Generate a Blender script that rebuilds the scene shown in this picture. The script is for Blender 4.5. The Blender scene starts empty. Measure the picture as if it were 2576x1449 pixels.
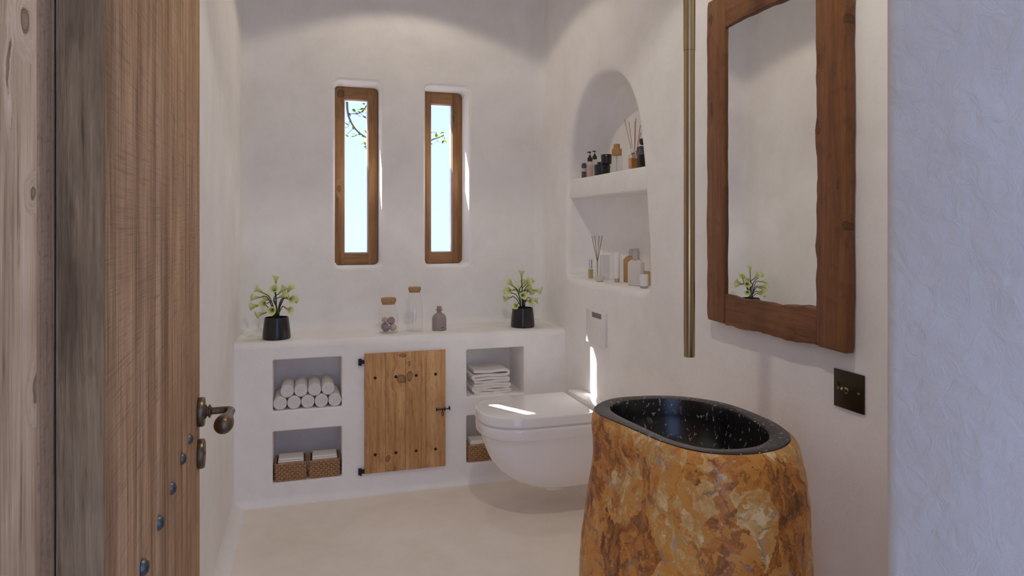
import bpy, bmesh, math, random
from math import sin, cos, pi, radians, atan, atan2, sqrt, exp
from mathutils import Vector, Matrix, noise
from mathutils.geometry import tessellate_polygon

random.seed(7)
scene = bpy.context.scene
COL = scene.collection

# ------------------------------------------------------------------ camera
HC = 1.18            # eye height
F = 1688.0           # focal length in pixels of the 2576 x 1449 frame
HOR = 572.0          # horizon row
TH = atan((1288.0 - 780.0) / F)
CT, ST = cos(TH), sin(TH)
cam = bpy.data.cameras.new('camera')
cam.sensor_width = 36.0
cam.sensor_fit = 'HORIZONTAL'
cam.lens = F / 2576.0 * 36.0
cam.shift_y = -(724.5 - HOR) / 2576.0
cam.clip_start = 0.01
cam_o = bpy.data.objects.new('camera', cam)
COL.objects.link(cam_o)
cam_o.location = (0, 0, HC)
cam_o.rotation_euler = (pi / 2, 0, -TH)
scene.camera = cam_o

# ------------------------------------------------------------------ view
scene.view_settings.view_transform = 'Standard'
scene.view_settings.look = 'None'
scene.view_settings.gamma = 1.0
scene.view_settings.use_curve_mapping = False
scene.view_settings.exposure = 0.10

scene.cycles.max_bounces = 24          # white plaster: light needs many bounces
scene.cycles.diffuse_bounces = 18
scene.cycles.transparent_max_bounces = 16
scene.cycles.caustics_reflective = False
scene.cycles.caustics_refractive = False

# ------------------------------------------------------------------ sky
world = bpy.data.worlds.new('sky')
scene.world = world
world.use_nodes = True
wn, wl = world.node_tree.nodes, world.node_tree.links
wn.clear()
w_out = wn.new('ShaderNodeOutputWorld')
w_bg = wn.new('ShaderNodeBackground')
w_tc = wn.new('ShaderNodeTexCoord')
w_sep = wn.new('ShaderNodeSeparateXYZ')
w_rmp = wn.new('ShaderNodeValToRGB')
wl.new(w_tc.outputs['Generated'], w_sep.inputs[0])
wl.new(w_sep.outputs['Z'], w_rmp.inputs[0])
wl.new(w_rmp.outputs[0], w_bg.inputs['Color'])
wl.new(w_bg.outputs[0], w_out.inputs[0])
e = w_rmp.color_ramp.elements
e[0].position = 0.0; e[0].color = (0.80, 1.06, 1.85, 1)
e[1].position = 0.5; e[1].color = (0.70, 1.02, 2.0, 1)
m_ = e.new(0.12); m_.color = (0.74, 1.03, 1.9, 1)
w_bg.inputs['Strength'].default_value = 1.0

# ------------------------------------------------------------------ sun
SUN_A, SUN_B = 0.62, 1.25       # metres right / down per metre towards the door
sun = bpy.data.lights.new('sun', 'SUN')
sun.energy = 50.0
sun.angle = radians(0.5)
sun.color = (1.0, 0.98, 0.97)
sun_o = bpy.data.objects.new('sun', sun)
COL.objects.link(sun_o)
sun_o.location = (-3, 9, 9)
sun_o.rotation_euler = Vector((SUN_A, -1.0, -SUN_B)).to_track_quat('-Z', 'Y').to_euler()

# ------------------------------------------------------------------ ceiling lamps (their fittings follow below)
LAMP_W = [6.8, 22.0]
LAMP_C = [(1.0, .87, .68), (1.0, .94, .80)]
LAMPS = [(0.44, 2.755), (0.42, 1.12)]
CEIL = HC + 1.385

# ------------------------------------------------------------------ pixel helpers
def ray(x, y):
    u, v = (x - 1288.0) / F, (HOR - y) / F
    return u * CT + ST, CT - u * ST, v
def onY(x, y, Y):
    a, b, c = ray(x, y); t = Y / b
    return Vector((a * t, Y, HC + c * t))
def onX(x, y, X):
    a, b, c = ray(x, y); t = X / a
    return Vector((X, b * t, HC + c * t))
def onZ(x, y, Z):
    a, b, c = ray(x, y); t = (Z - HC) / c
    return Vector((a * t, b * t, Z))

# ------------------------------------------------------------------ mesh helpers
def new_mesh(name, bm, mats, smooth=None):
    me = bpy.data.meshes.new(name)
    bm.to_mesh(me); bm.free()
    for m in (mats if isinstance(mats, (list, tuple)) else [mats]):
        me.materials.append(m)
    if smooth is not None:
        me.polygons.foreach_set('use_smooth', [True] * len(me.polygons))
        if smooth < 180:
            me.set_sharp_from_angle(angle=radians(smooth))
    return me
def obj(name, bm, mats, parent=None, smooth=None, local=False, loc=None):
    me = bm if isinstance(bm, bpy.types.Mesh) else new_mesh(name, bm, mats, smooth)
    o = bpy.data.objects.new(name, me)
    COL.objects.link(o)
    if loc is not None:
        o.location = loc
    if parent is not None:
        o.parent = parent
        if not local and parent.parent is None:
            o.matrix_parent_inverse = Matrix.Translation(parent.location).inverted()
    return o
def tag(o, label, cat, group=None):
    o['label'] = label; o['category'] = cat
    if group: o['group'] = group
    return o
def thing(name, label, cat, loc=(0, 0, 0), rz=0.0, group=None):
    o = bpy.data.objects.new(name, None)
    o.empty_display_size = 0.05
    COL.objects.link(o)
    o.location = loc; o.rotation_euler = (0, 0, rz)
    return tag(o, label, cat, group)
def struct(o):
    o['kind'] = 'structure'
    return o
def copy_tree(o, parent=None):
    c = o.copy(); COL.objects.link(c)
    if parent is not None: c.parent = parent
    for ch in list(o.children):
        copy_tree(ch, c)
    return c

def add_box(bm, x0, x1, y0, y1, z0, z1, bevel=0.0, seg=2):
    b = bmesh.new()
    bmesh.ops.create_cube(b, size=1.0)
    for v in b.verts:
        v.co = Vector((x0 + (v.co.x + .5) * (x1 - x0), y0 + (v.co.y + .5) * (y1 - y0), z0 + (v.co.z + .5) * (z1 - z0)))
    if bevel > 0:
        bmesh.ops.bevel(b, geom=b.edges[:], offset=bevel, segments=seg, profile=0.5, affect='EDGES')
    merge(bm, b)
def merge(bm, b, mat=None):
    me = bpy.data.meshes.new('tmp')
    if mat is not None:
        bmesh.ops.transform(b, matrix=mat, verts=b.verts[:])
    b.to_mesh(me); b.free()
    bm.from_mesh(me)
    bpy.data.meshes.remove(me)
def box(x0, x1, y0, y1, z0, z1, bevel=0.0, seg=2):
    bm = bmesh.new(); add_box(bm, x0, x1, y0, y1, z0, z1, bevel, seg); return bm
def add_lathe(bm, prof, seg=32, M=None, sx=1.0, sy=1.0):
    rings = []
    for r, z in prof:
        if r < 1e-6:
            p = Vector((0, 0, z)); rings.append([bm.verts.new(M @ p if M else p)])
        else:
            ring = []
            for i in range(seg):
                a = 2 * pi * i / seg
                p = Vector((r * cos(a) * sx, r * sin(a) * sy, z))
                ring.append(bm.verts.new(M @ p if M else p))
            rings.append(ring)
    for A, B in zip(rings[:-1], rings[1:]):
        for i in range(seg):
            j = (i + 1) % seg
            if len(A) == 1 and len(B) == 1: continue
            if len(A) == 1: bm.faces.new((A[0], B[j], B[i]))
            elif len(B) == 1: bm.faces.new((A[i], A[j], B[0]))
            else: bm.faces.new((A[i], A[j], B[j], B[i]))
def lathe(prof, seg=32, M=None, sx=1.0, sy=1.0):
    bm = bmesh.new(); add_lathe(bm, prof, seg, M, sx, sy)
    bmesh.ops.recalc_face_normals(bm, faces=bm.faces[:])
    return bm
def align(p, d):
    d = Vector(d).normalized()
    return Matrix.Translation(Vector(p)) @ d.to_track_quat('Z', 'Y').to_matrix().to_4x4()
def add_tube(bm, pts, rad, seg=8, cap=True):
    pts = [Vector(p) for p in pts]
    n = len(pts)
    rad = rad if isinstance(rad, (list, tuple)) else [rad] * n
    rings = []
    up = None
    for i in range(n):
        d = (pts[min(i + 1, n - 1)] - pts[max(i - 1, 0)]).normalized()
        if up is None:
            up = Vector((0, 0, 1)) if abs(d.z) < .9 else Vector((1, 0, 0))
        a = d.cross(up).normalized(); b = a.cross(d).normalized(); up = b
        rings.append([bm.verts.new(pts[i] + rad[i] * (cos(2 * pi * k / seg) * a + sin(2 * pi * k / seg) * b)) for k in range(seg)])
    for A, B in zip(rings[:-1], rings[1:]):
        for k in range(seg):
            j = (k + 1) % seg
            bm.faces.new((A[k], B[k], B[j], A[j]))
    if cap:
        bm.faces.new(rings[0]); bm.faces.new(rings[-1][::-1])
    bmesh.ops.recalc_face_normals(bm, faces=bm.faces[:])
def tube(pts, rad, seg=8, cap=True):
    bm = bmesh.new(); add_tube(bm, pts, rad, seg, cap); return bm
def smooth_pts(P, n=8, closed=False):
    P = [Vector(p) for p in P]
    out = []
    m = len(P)
    for i in range(m if closed else m - 1):
        if closed:
            p0, p1, p2, p3 = P[(i - 1) % m], P[i], P[(i + 1) % m], P[(i + 2) % m]
        else:
            p0, p1, p2, p3 = P[max(i - 1, 0)], P[i], P[i + 1], P[min(i + 2, m - 1)]
        for k in range(n):
            t = k / n
            out.append(0.5 * ((2 * p1) + (-p0 + p2) * t + (2 * p0 - 5 * p1 + 4 * p2 - p3) * t * t + (-p0 + 3 * p1 - 3 * p2 + p3) * t ** 3))
    if not closed: out.append(P[-1])
    return out
def rrect(u0, u1, v0, v1, r, n=6):
    out = []
    for cx, cy, a0 in ((u1 - r, v1 - r, 0), (u0 + r, v1 - r, pi / 2), (u0 + r, v0 + r, pi), (u1 - r, v0 + r, 3 * pi / 2)):
        for k in range(n + 1):
            a = a0 + pi / 2 * k / n
            out.append(Vector((cx + r * cos(a), cy + r * sin(a))))
    return out
def ccw(L):
    A = sum(L[i].x * L[(i + 1) % len(L)].y - L[(i + 1) % len(L)].x * L[i].y for i in range(len(L)))
    return L if A > 0 else L[::-1]
def offset_loop(L, d):
    n = len(L); out = []
    for i in range(n):
        e1 = (L[i] - L[i - 1]); e2 = (L[(i + 1) % n] - L[i])
        e1 = e1.normalized() if e1.length > 1e-9 else e2.normalized()
        e2 = e2.normalized() if e2.length > 1e-9 else e1
        nn = Vector((e1.y + e2.y, -e1.x - e2.x))
        if nn.length < 1e-9: nn = Vector((e1.y, -e1.x))
        nn.normalize()
        c = max(.5, nn.dot(Vector((e1.y, -e1.x))))
        out.append(L[i] + nn * (d / c))
    return out
def fill(bm, loops, vloops, smooth=False):
    tris = tessellate_polygon([[Vector((p.x, p.y, 0)) for p in L] for L in loops])
    flat = [v for V in vloops for v in V]
    for t in tris:
        try:
            f = bm.faces.new([flat[i] for i in t]); f.smooth = smooth
        except ValueError: pass
def bridge(bm, A, B, smooth=True):
    n = len(A)
    for i in range(n):
        j = (i + 1) % n
        f = bm.faces.new((A[i], A[j], B[j], B[i])); f.smooth = smooth
def wall_panel(bm, to3, outer, holes):
    """to3(u, v, w): w runs into the wall.  holes: (loop, edge radius, depth, capped, back radius)"""
    outer = ccw([Vector(p) for p in outer])
    vo = [bm.verts.new(to3(p.x, p.y, 0)) for p in outer]
    loops, vl = [outer], [vo]
    for L, r, d, cap, rb in holes:
        L = ccw(L); n = 5
        prev = None
        for k in range(n + 1):
            a = pi / 2 * k / n
            R = offset_loop(L, r * (1 - sin(a)))
            V = [bm.verts.new(to3(p.x, p.y, r * (1 - cos(a)))) for p in R]
            if prev is None:
                loops.append(R); vl.append(V)
            else: bridge(bm, prev, V)
            prev = V
        if rb > 0:
            for k in range(n + 1):
                a = pi / 2 * k / n
                R = offset_loop(L, -rb * (1 - cos(a)))
                V = [bm.verts.new(to3(p.x, p.y, d - rb + rb * sin(a))) for p in R]
                bridge(bm, prev, V, k > 0); prev = V
        else:
            R = L
            V = [bm.verts.new(to3(p.x, p.y, d)) for p in R]
            bridge(bm, prev, V, False); prev = V
        if cap: fill(bm, [R], [prev])
    fill(bm, loops, vl)
def prism(loop, to3, w0, w1, bevel=0.0, seg=2):
    bm = bmesh.new()
    loop = ccw([Vector(p) for p in loop])
    A = [bm.verts.new(to3(p.x, p.y, w0)) for p in loop]
    B = [bm.verts.new(to3(p.x, p.y, w1)) for p in loop]
    bm.faces.new(A); bm.faces.new(B[::-1])
    bridge(bm, A, B, False)
    bmesh.ops.recalc_face_normals(bm, faces=bm.faces[:])
    if bevel > 0:
        rim = [e_ for e_ in bm.edges if (e_.verts[0] in A) == (e_.verts[1] in A)]
        bmesh.ops.bevel(bm, geom=rim, offset=bevel, segments=seg, profile=0.5, affect='EDGES', clamp_overlap=True)
    return bm
def cove(p0, p1, d1, d2, r, n=6):
    """concave quarter fillet along p0-p1 in the corner between directions d1 and d2"""
    bm = bmesh.new(); p0, p1, d1, d2 = map(Vector, (p0, p1, d1, d2))
    rows = []
    for p in (p0, p1):
        rows.append([bm.verts.new(p + d1 * r * (1 - cos(pi / 2 * k / n)) + d2 * r * (1 - sin(pi / 2 * k / n))) for k in range(n + 1)])
    for k in range(n):
        bm.faces.new((rows[0][k], rows[0][k + 1], rows[1][k + 1], rows[1][k]))
    return bm

# ------------------------------------------------------------------ materials
def nodes_of(name):
    m = bpy.data.materials.new(name); m.use_nodes = True
    nt = m.node_tree; nt.nodes.clear()
    return m, nt, nt.nodes, nt.links
def N(nt, kind, **kw):
    n = nt.nodes.new(kind)
    for k, v in kw.items():
        if k.startswith('i_'):
            key = k[2:]
            n.inputs[int(key) if key.isdigit() else key].default_value = v
        else: setattr(n, k, v)
    return n
def ramp(nt, fac, stops, interp='LINEAR'):
    r = N(nt, 'ShaderNodeValToRGB')
    r.color_ramp.interpolation = interp
    el = r.color_ramp.elements
    while len(el) > 1: el.remove(el[-1])
    for k, (p, c) in enumerate(stops):
        x = el[0] if k == 0 else el.new(p)
        x.position = p
        x.color = (c, c, c, 1) if isinstance(c, (int, float)) else (c[0], c[1], c[2], 1)
    nt.links.new(fac, r.inputs[0])
    return r.outputs[0]
def mixc(nt, fac, a, b, mode='MIX'):
    m = N(nt, 'ShaderNodeMix', data_type='RGBA', blend_type=mode)
    for sock, v in ((m.inputs[0], fac), (m.inputs[6], a), (m.inputs[7], b)):
        if hasattr(v, 'is_output'): nt.links.new(v, sock)
        elif isinstance(v, (int, float)): sock.default_value = v
        else: sock.default_value = (v[0], v[1], v[2], 1)
    return m.outputs[2]
def noise_tex(nt, vec, scale, detail=4, rough=.55, dist=0.0):
    n = N(nt, 'ShaderNodeTexNoise')
    n.inputs['Scale'].default_value = scale; n.inputs['Detail'].default_value = detail
    n.inputs['Roughness'].default_value = rough; n.inputs['Distortion'].default_value = dist
    if vec is not None: nt.links.new(vec, n.inputs['Vector'])
    return n
def finish(nt, color=None, rough=.5, metal=0.0, bump=None, bstr=.2, bdist=.002, spec=None, coat=0.0, rough_s=None, **kw):
    p = N(nt, 'ShaderNodeBsdfPrincipled'); o = N(nt, 'ShaderNodeOutputMaterial')
    if color is not None:
        if hasattr(color, 'is_output'): nt.links.new(color, p.inputs['Base Color'])
        else: p.inputs['Base Color'].default_value = (color[0], color[1], color[2], 1)
    p.inputs['Roughness'].default_value = rough; p.inputs['Metallic'].default_value = metal
    if rough_s is not None: nt.links.new(rough_s, p.inputs['Roughness'])
    if spec is not None: p.inputs['Specular IOR Level'].default_value = spec
    p.inputs['Coat Weight'].default_value = coat
    for k, v in kw.items(): p.inputs[k.replace('_', ' ')].default_value = v
    if bump is not None:
        b = N(nt, 'ShaderNodeBump'); b.inputs['Strength'].default_value = bstr; b.inputs['Distance'].default_value = bdist
        nt.links.new(bump, b.inputs['Height']); nt.links.new(b.outputs[0], p.inputs['Normal'])
    nt.links.new(p.outputs[0], o.inputs[0])
    return p
def objvec(nt):
    return N(nt, 'ShaderNodeTexCoord').outputs['Object']
def vmath(nt, op, a, b=None):
    n = N(nt, 'ShaderNodeVectorMath', operation=op)
    for sock, v in ((n.inputs[0], a), (n.inputs[1], b)):
        if v is None: continue
        if hasattr(v, 'is_output'): nt.links.new(v, sock)
        else: sock.default_value = v
    return n
def fmath(nt, op, a, b=None, clamp=False):
    n = N(nt, 'ShaderNodeMath', operation=op, use_clamp=clamp)
    for sock, v in ((n.inputs[0], a), (n.inputs[1], b)):
        if v is None: continue
        if hasattr(v, 'is_output'): nt.links.new(v, sock)
        else: sock.default_value = v
    return n.outputs[0]

def mat_plain(name, color, rough=.5, metal=0.0, var=.06, vs=40, bump=.0, bs=120, **kw):
    m, nt, n, l = nodes_of(name)
    v = objvec(nt)
    t = noise_tex(nt, v, vs, 3)
    c = mixc(nt, t.outputs[0], [x * (1 - var) for x in color], [min(1, x * (1 + var)) for x in color])
    b = noise_tex(nt, v, bs, 3).outputs[0] if bump > 0 else None
    finish(nt, c, rough, metal, b, bump, .002, **kw)
    return m
def mat_plaster(name, color, bump=.25, rough=.85, warm=(1.0, .985, .96), bscale=1.0):
    m, nt, n, l = nodes_of(name)
    v = objvec(nt)
    t1 = noise_tex(nt, v, 2.2, 6, .6, .6)
    t2 = noise_tex(nt, v, 9.0, 5, .65, .3)
    f = ramp(nt, t1.outputs[0], [(.3, 0), (.7, 1)])
    c = mixc(nt, f, [a * b * .90 for a, b in zip(color, warm)], [min(1, a * 1.03) for a in color])
    f2 = ramp(nt, t2.outputs[0], [(.35, .0), (.75, .5)])
    c = mixc(nt, f2, c, [min(1, a * 1.05) for a in color])
    b1 = noise_tex(nt, v, 26 * bscale, 8, .62, .8)
    b2 = noise_tex(nt, v, 6.5 * bscale, 3, .5, .4)
    h = fmath(nt, 'ADD', fmath(nt, 'MULTIPLY', b1.outputs[0], .5), fmath(nt, 'MULTIPLY', b2.outputs[0], 1.4))
    finish(nt, c, rough, 0, h, bump, .012, spec=.25)
    return m
def mat_wood(name, dark, mid, light, axis='Z', scale=1.0, rough=.6, knots=(), bump=.25, contrast=1.0, saw=None, spec=.35):
    """grain runs along axis; knots: (x, y, z, rx, ry, rz) in object space"""
    m, nt, n, l = nodes_of(name)
    v0 = objvec(nt)
    info = N(nt, 'ShaderNodeObjectInfo')
    rnd = vmath(nt, 'MULTIPLY', (13.7, 7.3, 5.1), None)
    l.new(info.outputs['Random'], rnd.inputs[1])
    warp = noise_tex(nt, v0, 22.0, 4)
    wv = vmath(nt, 'SCALE', vmath(nt, 'SUBTRACT', warp.outputs['Color'], (.5, .5, .5)).outputs[0]); wv.inputs['Scale'].default_value = .022
    vw = vmath(nt, 'ADD', v0, wv.outputs[0]).outputs[0]
    kd = None; kmask = None
    for (kx, ky, kz, rx, ry, rz) in knots:
        s = vmath(nt, 'MULTIPLY', vmath(nt, 'SUBTRACT', vw, (kx, ky, kz)).outputs[0], (1 / rx, 1 / ry, 1 / rz))
        d = vmath(nt, 'LENGTH', s.outputs[0]).outputs['Value']
        kd = d if kd is None else fmath(nt, 'MINIMUM', kd, d)
    v = vmath(nt, 'ADD', v0, rnd.outputs[0]).outputs[0]
    if kd is not None:
        push = N(nt, 'ShaderNodeMapRange', i_1=0.0, i_2=3.2, i_3=.028, i_4=0.0)
        l.new(kd, push.inputs[0])
        cmb = N(nt, 'ShaderNodeCombineXYZ')
        for s_ in range(3): l.new(push.outputs[0], cmb.inputs[s_])
        v = vmath(nt, 'ADD', v, cmb.outputs[0]).outputs[0]
    k = {'X': (.05, 1, 1), 'Y': (1, .05, 1), 'Z': (1, 1, .05)}[axis]
    mp = vmath(nt, 'MULTIPLY', v, tuple(a * scale for a in k)).outputs[0]
    g1 = noise_tex(nt, mp, 24, 5, .6, .5)
    g2 = noise_tex(nt, mp, 130, 4, .6, .2)
    g3 = noise_tex(nt, v, 5 * scale, 4, .6, .5)
    a = fmath(nt, 'ADD', fmath(nt, 'MULTIPLY', g1.outputs[0], .62), fmath(nt, 'MULTIPLY', g2.outputs[0], .38))
    lo, hi = .5 - .16 / contrast, .5 + .16 / contrast
    c = ramp(nt, a, [(lo, dark), (.5, mid), (hi, light)])
    blot = ramp(nt, g3.outputs[0], [(.35, 0), (.7, .45)])
    c = mixc(nt, blot, c, dark, 'MIX')
    streak = ramp(nt, g2.outputs[0], [(.28, .6), (.36, 0)])
    c = mixc(nt, streak, c, [x * .4 for x in dark])
    if kd is not None:
        km = ramp(nt, kd, [(.0, .55), (.5, .6), (.76, .9), (.92, .75), (1.1, .38), (1.5, .16), (2.3, 0)])
        rings = fmath(nt, 'SINE', fmath(nt, 'MULTIPLY', kd, 26.0))
        kc = mixc(nt, fmath(nt, 'MULTIPLY', fmath(nt, 'ADD', rings, 1.0), .5), [x * .42 for x in dark], [x * .8 for x in dark])
        c = mixc(nt, km, c, kc)
    h = fmath(nt, 'ADD', a, fmath(nt, 'MULTIPLY', g2.outputs[0], .3))
    if saw is not None:
        sn = noise_tex(nt, vmath(nt, 'MULTIPLY', v0, saw).outputs[0], 60, 2)
        h = fmath(nt, 'ADD', h, fmath(nt, 'MULTIPLY', sn.outputs[0], .5))
        c = mixc(nt, ramp(nt, sn.outputs[0], [(.3, .35), (.45, 0)]), c, [x * .6 for x in dark])
    finish(nt, c, rough, 0, h, bump, .004, spec=spec)
    return m
def mat_glass(name, tint=(1, 1, 1), edge=.35, rough=.02, body=None, base=.03):
    """thin-walled clear glass: see-through with a Fresnel sheen"""
    m, nt, n, l = nodes_of(name)
    tr = N(nt, 'ShaderNodeBsdfTransparent'); tr.inputs[0].default_value = (*tint, 1)
    gl = N(nt, 'ShaderNodeBsdfGlossy'); gl.inputs['Roughness'].default_value = rough
    lw = N(nt, 'ShaderNodeLayerWeight'); lw.inputs['Blend'].default_value = edge
    f = ramp(nt, lw.outputs['Facing'], [(0, base), (.55, base * 1.5), (.9, .35), (1, .7)])
    mx = N(nt, 'ShaderNodeMixShader')
    l.new(f, mx.inputs[0]); l.new(tr.outputs[0], mx.inputs[1]); l.new(gl.outputs[0], mx.inputs[2])
    last = mx.outputs[0]
    if body is not None:
        df = N(nt, 'ShaderNodeBsdfDiffuse'); df.inputs[0].default_value = (*body[:3], 1)
        m2 = N(nt, 'ShaderNodeMixShader'); m2.inputs[0].default_value = body[3]
        l.new(last, m2.inputs[1]); l.new(df.outputs[0], m2.inputs[2]); last = m2.outputs[0]
    o = N(nt, 'ShaderNodeOutputMaterial'); l.new(last, o.inputs[0])
    return m

PLASTER = mat_plaster('plaster', (.895, .882, .868), .28)
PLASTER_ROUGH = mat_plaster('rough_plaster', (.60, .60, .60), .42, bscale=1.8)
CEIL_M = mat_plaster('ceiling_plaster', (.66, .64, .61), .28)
FLOOR_M = mat_plaster('floor_microcement', (.90, .845, .77), .10, .55, (1, .96, .90))
TERRACE = mat_plaster('terrace_stone', (.18, .18, .19), .3)
WHITE_CERAMIC = mat_plain('white_ceramic', (.86, .84, .83), .08, var=.01, coat=.3)
WHITE_SATIN = mat_plain('white_satin', (.80, .78, .77), .35, var=.02)
TOWEL = mat_plain('towel_cotton', (.84, .81, .78), .95, var=.07, vs=90, bump=.6, bs=500)
BLACK_IRON = mat_plain('black_iron', (.012, .012, .013), .55, .2)
POT_M = mat_plain('black_glaze', (.018, .017, .018), .22, var=.25, vs=14, bump=.15, bs=30)
SOIL = mat_plain('soil', (.02, .015, .012), .95, var=.5, vs=120, bump=.8, bs=150)
STEM_M = mat_plain('stem_green', (.02, .035, .012), .5, var=.2)
BLACK_PLASTIC = mat_plain('black_plastic', (.012, .012, .014), .28, var=.05)
CORK = mat_plain('cork', (.42, .25, .12), .85, var=.25, vs=160, bump=.3, bs=250)
GLASS = mat_glass('clear_glass')
# ================================================================== the room
XL, XR = -0.305, 1.18          # side walls
YB, YF = 3.355, 0.60           # back wall, inner face of the door wall
YO = 0.04                      # outer face of the door wall
BY, BZ = 3.03, HC - 0.489      # front and top of the plaster ledge
WALL_T = 0.30
XJ = 0.603                     # door jamb

# --- floor
bm = box(XL - .3, XR + .3, YO - .02, YB + .3, -.12, 0)
struct(obj('floor', bm, FLOOR_M))
bm = box(-2.2, 2.6, -2.1, 6.5, -.32, -.14)
struct(obj('ground', bm, TERRACE))['label'] = 'pale stone terrace outside the building'

# --- ceiling slab with the eaves over the windows and two lamp wells
bm = bmesh.new()
circ = lambda x, y, r, n=24: [Vector((x + r * cos(2 * pi * k / n), y + r * sin(2 * pi * k / n))) for k in range(n)]
wall_panel(bm, lambda u, v, w: Vector((u, v, CEIL + w)), [(XL - .3, YO), (XR + .35, YO), (XR + .35, 4.234), (XL - .3, 4.234)],
           [(circ(x, y, .045), .003, .05, True, 0) for x, y in LAMPS])
z1 = CEIL + .2
q = [(XL - .3, YO), (XR + .35, YO), (XR + .35, 4.234), (XL - .3, 4.234)]
b1 = [bm.verts.new((x, y, CEIL)) for x, y in q]; b2 = [bm.verts.new((x, y, z1)) for x, y in q]
bm.faces.new(b2); bridge(bm, b1, b2, False)
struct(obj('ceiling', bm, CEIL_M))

tag(obj('sun_block_board', box(XL - .3, XR + .35, 4.466, 4.83, CEIL, CEIL + .09, .004), TERRACE), 'added unseen board that keeps sun off the ledge top', 'board')  # added out of view to block the sun from the ledge top

# --- right wall with the arched niche
NICHE = [(3.005, -.15), (2.995, .1), (2.975, .3), (2.935, .45), (2.87, .555), (2.79, .615), (2.68, .648), (2.58, .65), (2.47, .622),
         (2.38, .562), (2.31, .47), (2.27, .36), (2.238, .2), (2.212, 0), (2.198, -.14), (2.203, -.21), (2.25, -.236), (2.6, -.238), (2.95, -.236), (2.998, -.212)]
nl = [Vector((p.x, p.y)) for p in smooth_pts([(y, z + HC, 0) for y, z in NICHE], 5, True)]
bm = bmesh.new()
wall_panel(bm, lambda u, v, w: Vector((XR + w, u, v)), [(YF - .05, 0), (YB + .02, 0), (YB + .02, CEIL), (YF - .05, CEIL)],
           [(nl, .028, .175, True, .03)])
wall_r = struct(obj('wall_right', bm, PLASTER))
# shelf set into the niche
sl = [Vector(p) for p in ((2.16, HC + .137), (3.03, HC + .137), (3.03, HC + .228), (2.16, HC + .228))]
def niche_half(z):
    ys = []
    for i in range(len(nl)):
        a, b = nl[i], nl[(i + 1) % len(nl)]
        if (a.y - z) * (b.y - z) <= 0 and abs(a.y - b.y) > 1e-9:
            ys.append(a.x + (b.x - a.x) * (z - a.y) / (b.y - a.y))
    return min(ys), max(ys)
y0, y1 = niche_half(HC + .18)
bm = box(XR + .012, XR + .2, y0 - .02, y1 + .02, HC + .137, HC + .228, .008, 3)
sh = obj('niche_shelf', bm, PLASTER, wall_r, smooth=40)

# --- left wall
bm = bmesh.new()
wall_panel(bm, lambda u, v, w: Vector((XL - w, u, v)), [(YO, 0), (YB + .02, 0), (YB + .02, CEIL), (YO, CEIL)], [])
struct(obj('wall_left', bm, PLASTER))

# --- back wall with two window openings
WIN = [(.115, .338), (.555, .780)]
WZ0, WZ1 = HC - .192, HC + .717
bm = bmesh.new()
wall_panel(bm, lambda u, v, w: Vector((u, YB + w, v)), [(XL - .02, 0), (XR + .02, 0), (XR + .02, CEIL), (XL - .02, CEIL)],
           [(rrect(a, b, WZ0, WZ1, .026), .016, WALL_T, False, 0) for a, b in WIN])
struct(obj('wall_back', bm, PLASTER))
# outer skin of the back wall
bm = bmesh.new()
wall_panel(bm, lambda u, v, w: Vector((u, YB + WALL_T - w, v)), [(XL - .3, -.15), (XR + .35, -.15), (XR + .35, CEIL), (XL - .3, CEIL)],
           [(rrect(a, b, WZ0, WZ1, .026), .004, .01, False, 0) for a, b in WIN])
struct(obj('wall_outer', bm, TERRACE))

# --- door wall: pier with rounded corner, left pier, lintel
def extrude_profile(bm, pts, z0, z1, smooth=True):
    A = [bm.verts.new((x, y, z0)) for x, y in pts]; B = [bm.verts.new((x, y, z1)) for x, y in pts]
    bridge(bm, A, B, smooth); bm.faces.new(A[::-1]); bm.faces.new(B)
R_ = .03
arc = lambda cx, cy, a0, a1, r=R_, n=8: [(cx + r * cos(a0 + (a1 - a0) * k / n), cy + r * sin(a0 + (a1 - a0) * k / n)) for k in range(n + 1)]
bm = bmesh.new()
pier = [(XR + .3, YF)] + arc(XJ + R_, YF - R_, pi / 2, pi) + arc(XJ + R_, YO + R_, pi, 3 * pi / 2) + [(XR + .3, YO)]
extrude_profile(bm, pier, 0, CEIL, False)
lp = [(XL - .3, YO), (-.262, YO), (-.262, YF), (XL - .3, YF)]
extrude_profile(bm, lp, 0, CEIL, False)
extrude_profile(bm, [(-.262, YO), (XJ + R_, YO), (XJ + R_, YF), (-.262, YF)], 2.14, CEIL, False)
bmesh.ops.recalc_face_normals(bm, faces=bm.faces[:])
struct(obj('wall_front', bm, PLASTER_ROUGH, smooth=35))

# --- soft plaster coves where the surfaces meet
struct(obj('trim_1', cove((XL, YB, BZ), (XL, YB, CEIL), (1, 0, 0), (0, -1, 0), .05), PLASTER, smooth=180))['label'] = 'rounded plaster cove between left and back wall'
struct(obj('trim_2', cove((XR, YB, BZ), (XR, YB, CEIL), (-1, 0, 0), (0, -1, 0), .05), PLASTER, smooth=180))['label'] = 'rounded plaster cove between right and back wall'
struct(obj('trim_3', cove((XL, YB, BZ), (XR, YB, BZ), (0, 0, 1), (0, -1, 0), .035), PLASTER, smooth=180))['label'] = 'rounded plaster cove behind the ledge top'
struct(obj('baseboard_left', cove((XL, YF, 0), (XL, BY, 0), (1, 0, 0), (0, 0, 1), .045), PLASTER, smooth=180))
struct(obj('baseboard_back', cove((XL, BY, 0), (XR, BY, 0), (0, -1, 0), (0, 0, 1), .03), PLASTER, smooth=180))
struct(obj('baseboard_right', cove((XR, YF, 0), (XR, BY, 0), (-1, 0, 0), (0, 0, 1), .03), PLASTER, smooth=180))

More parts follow.
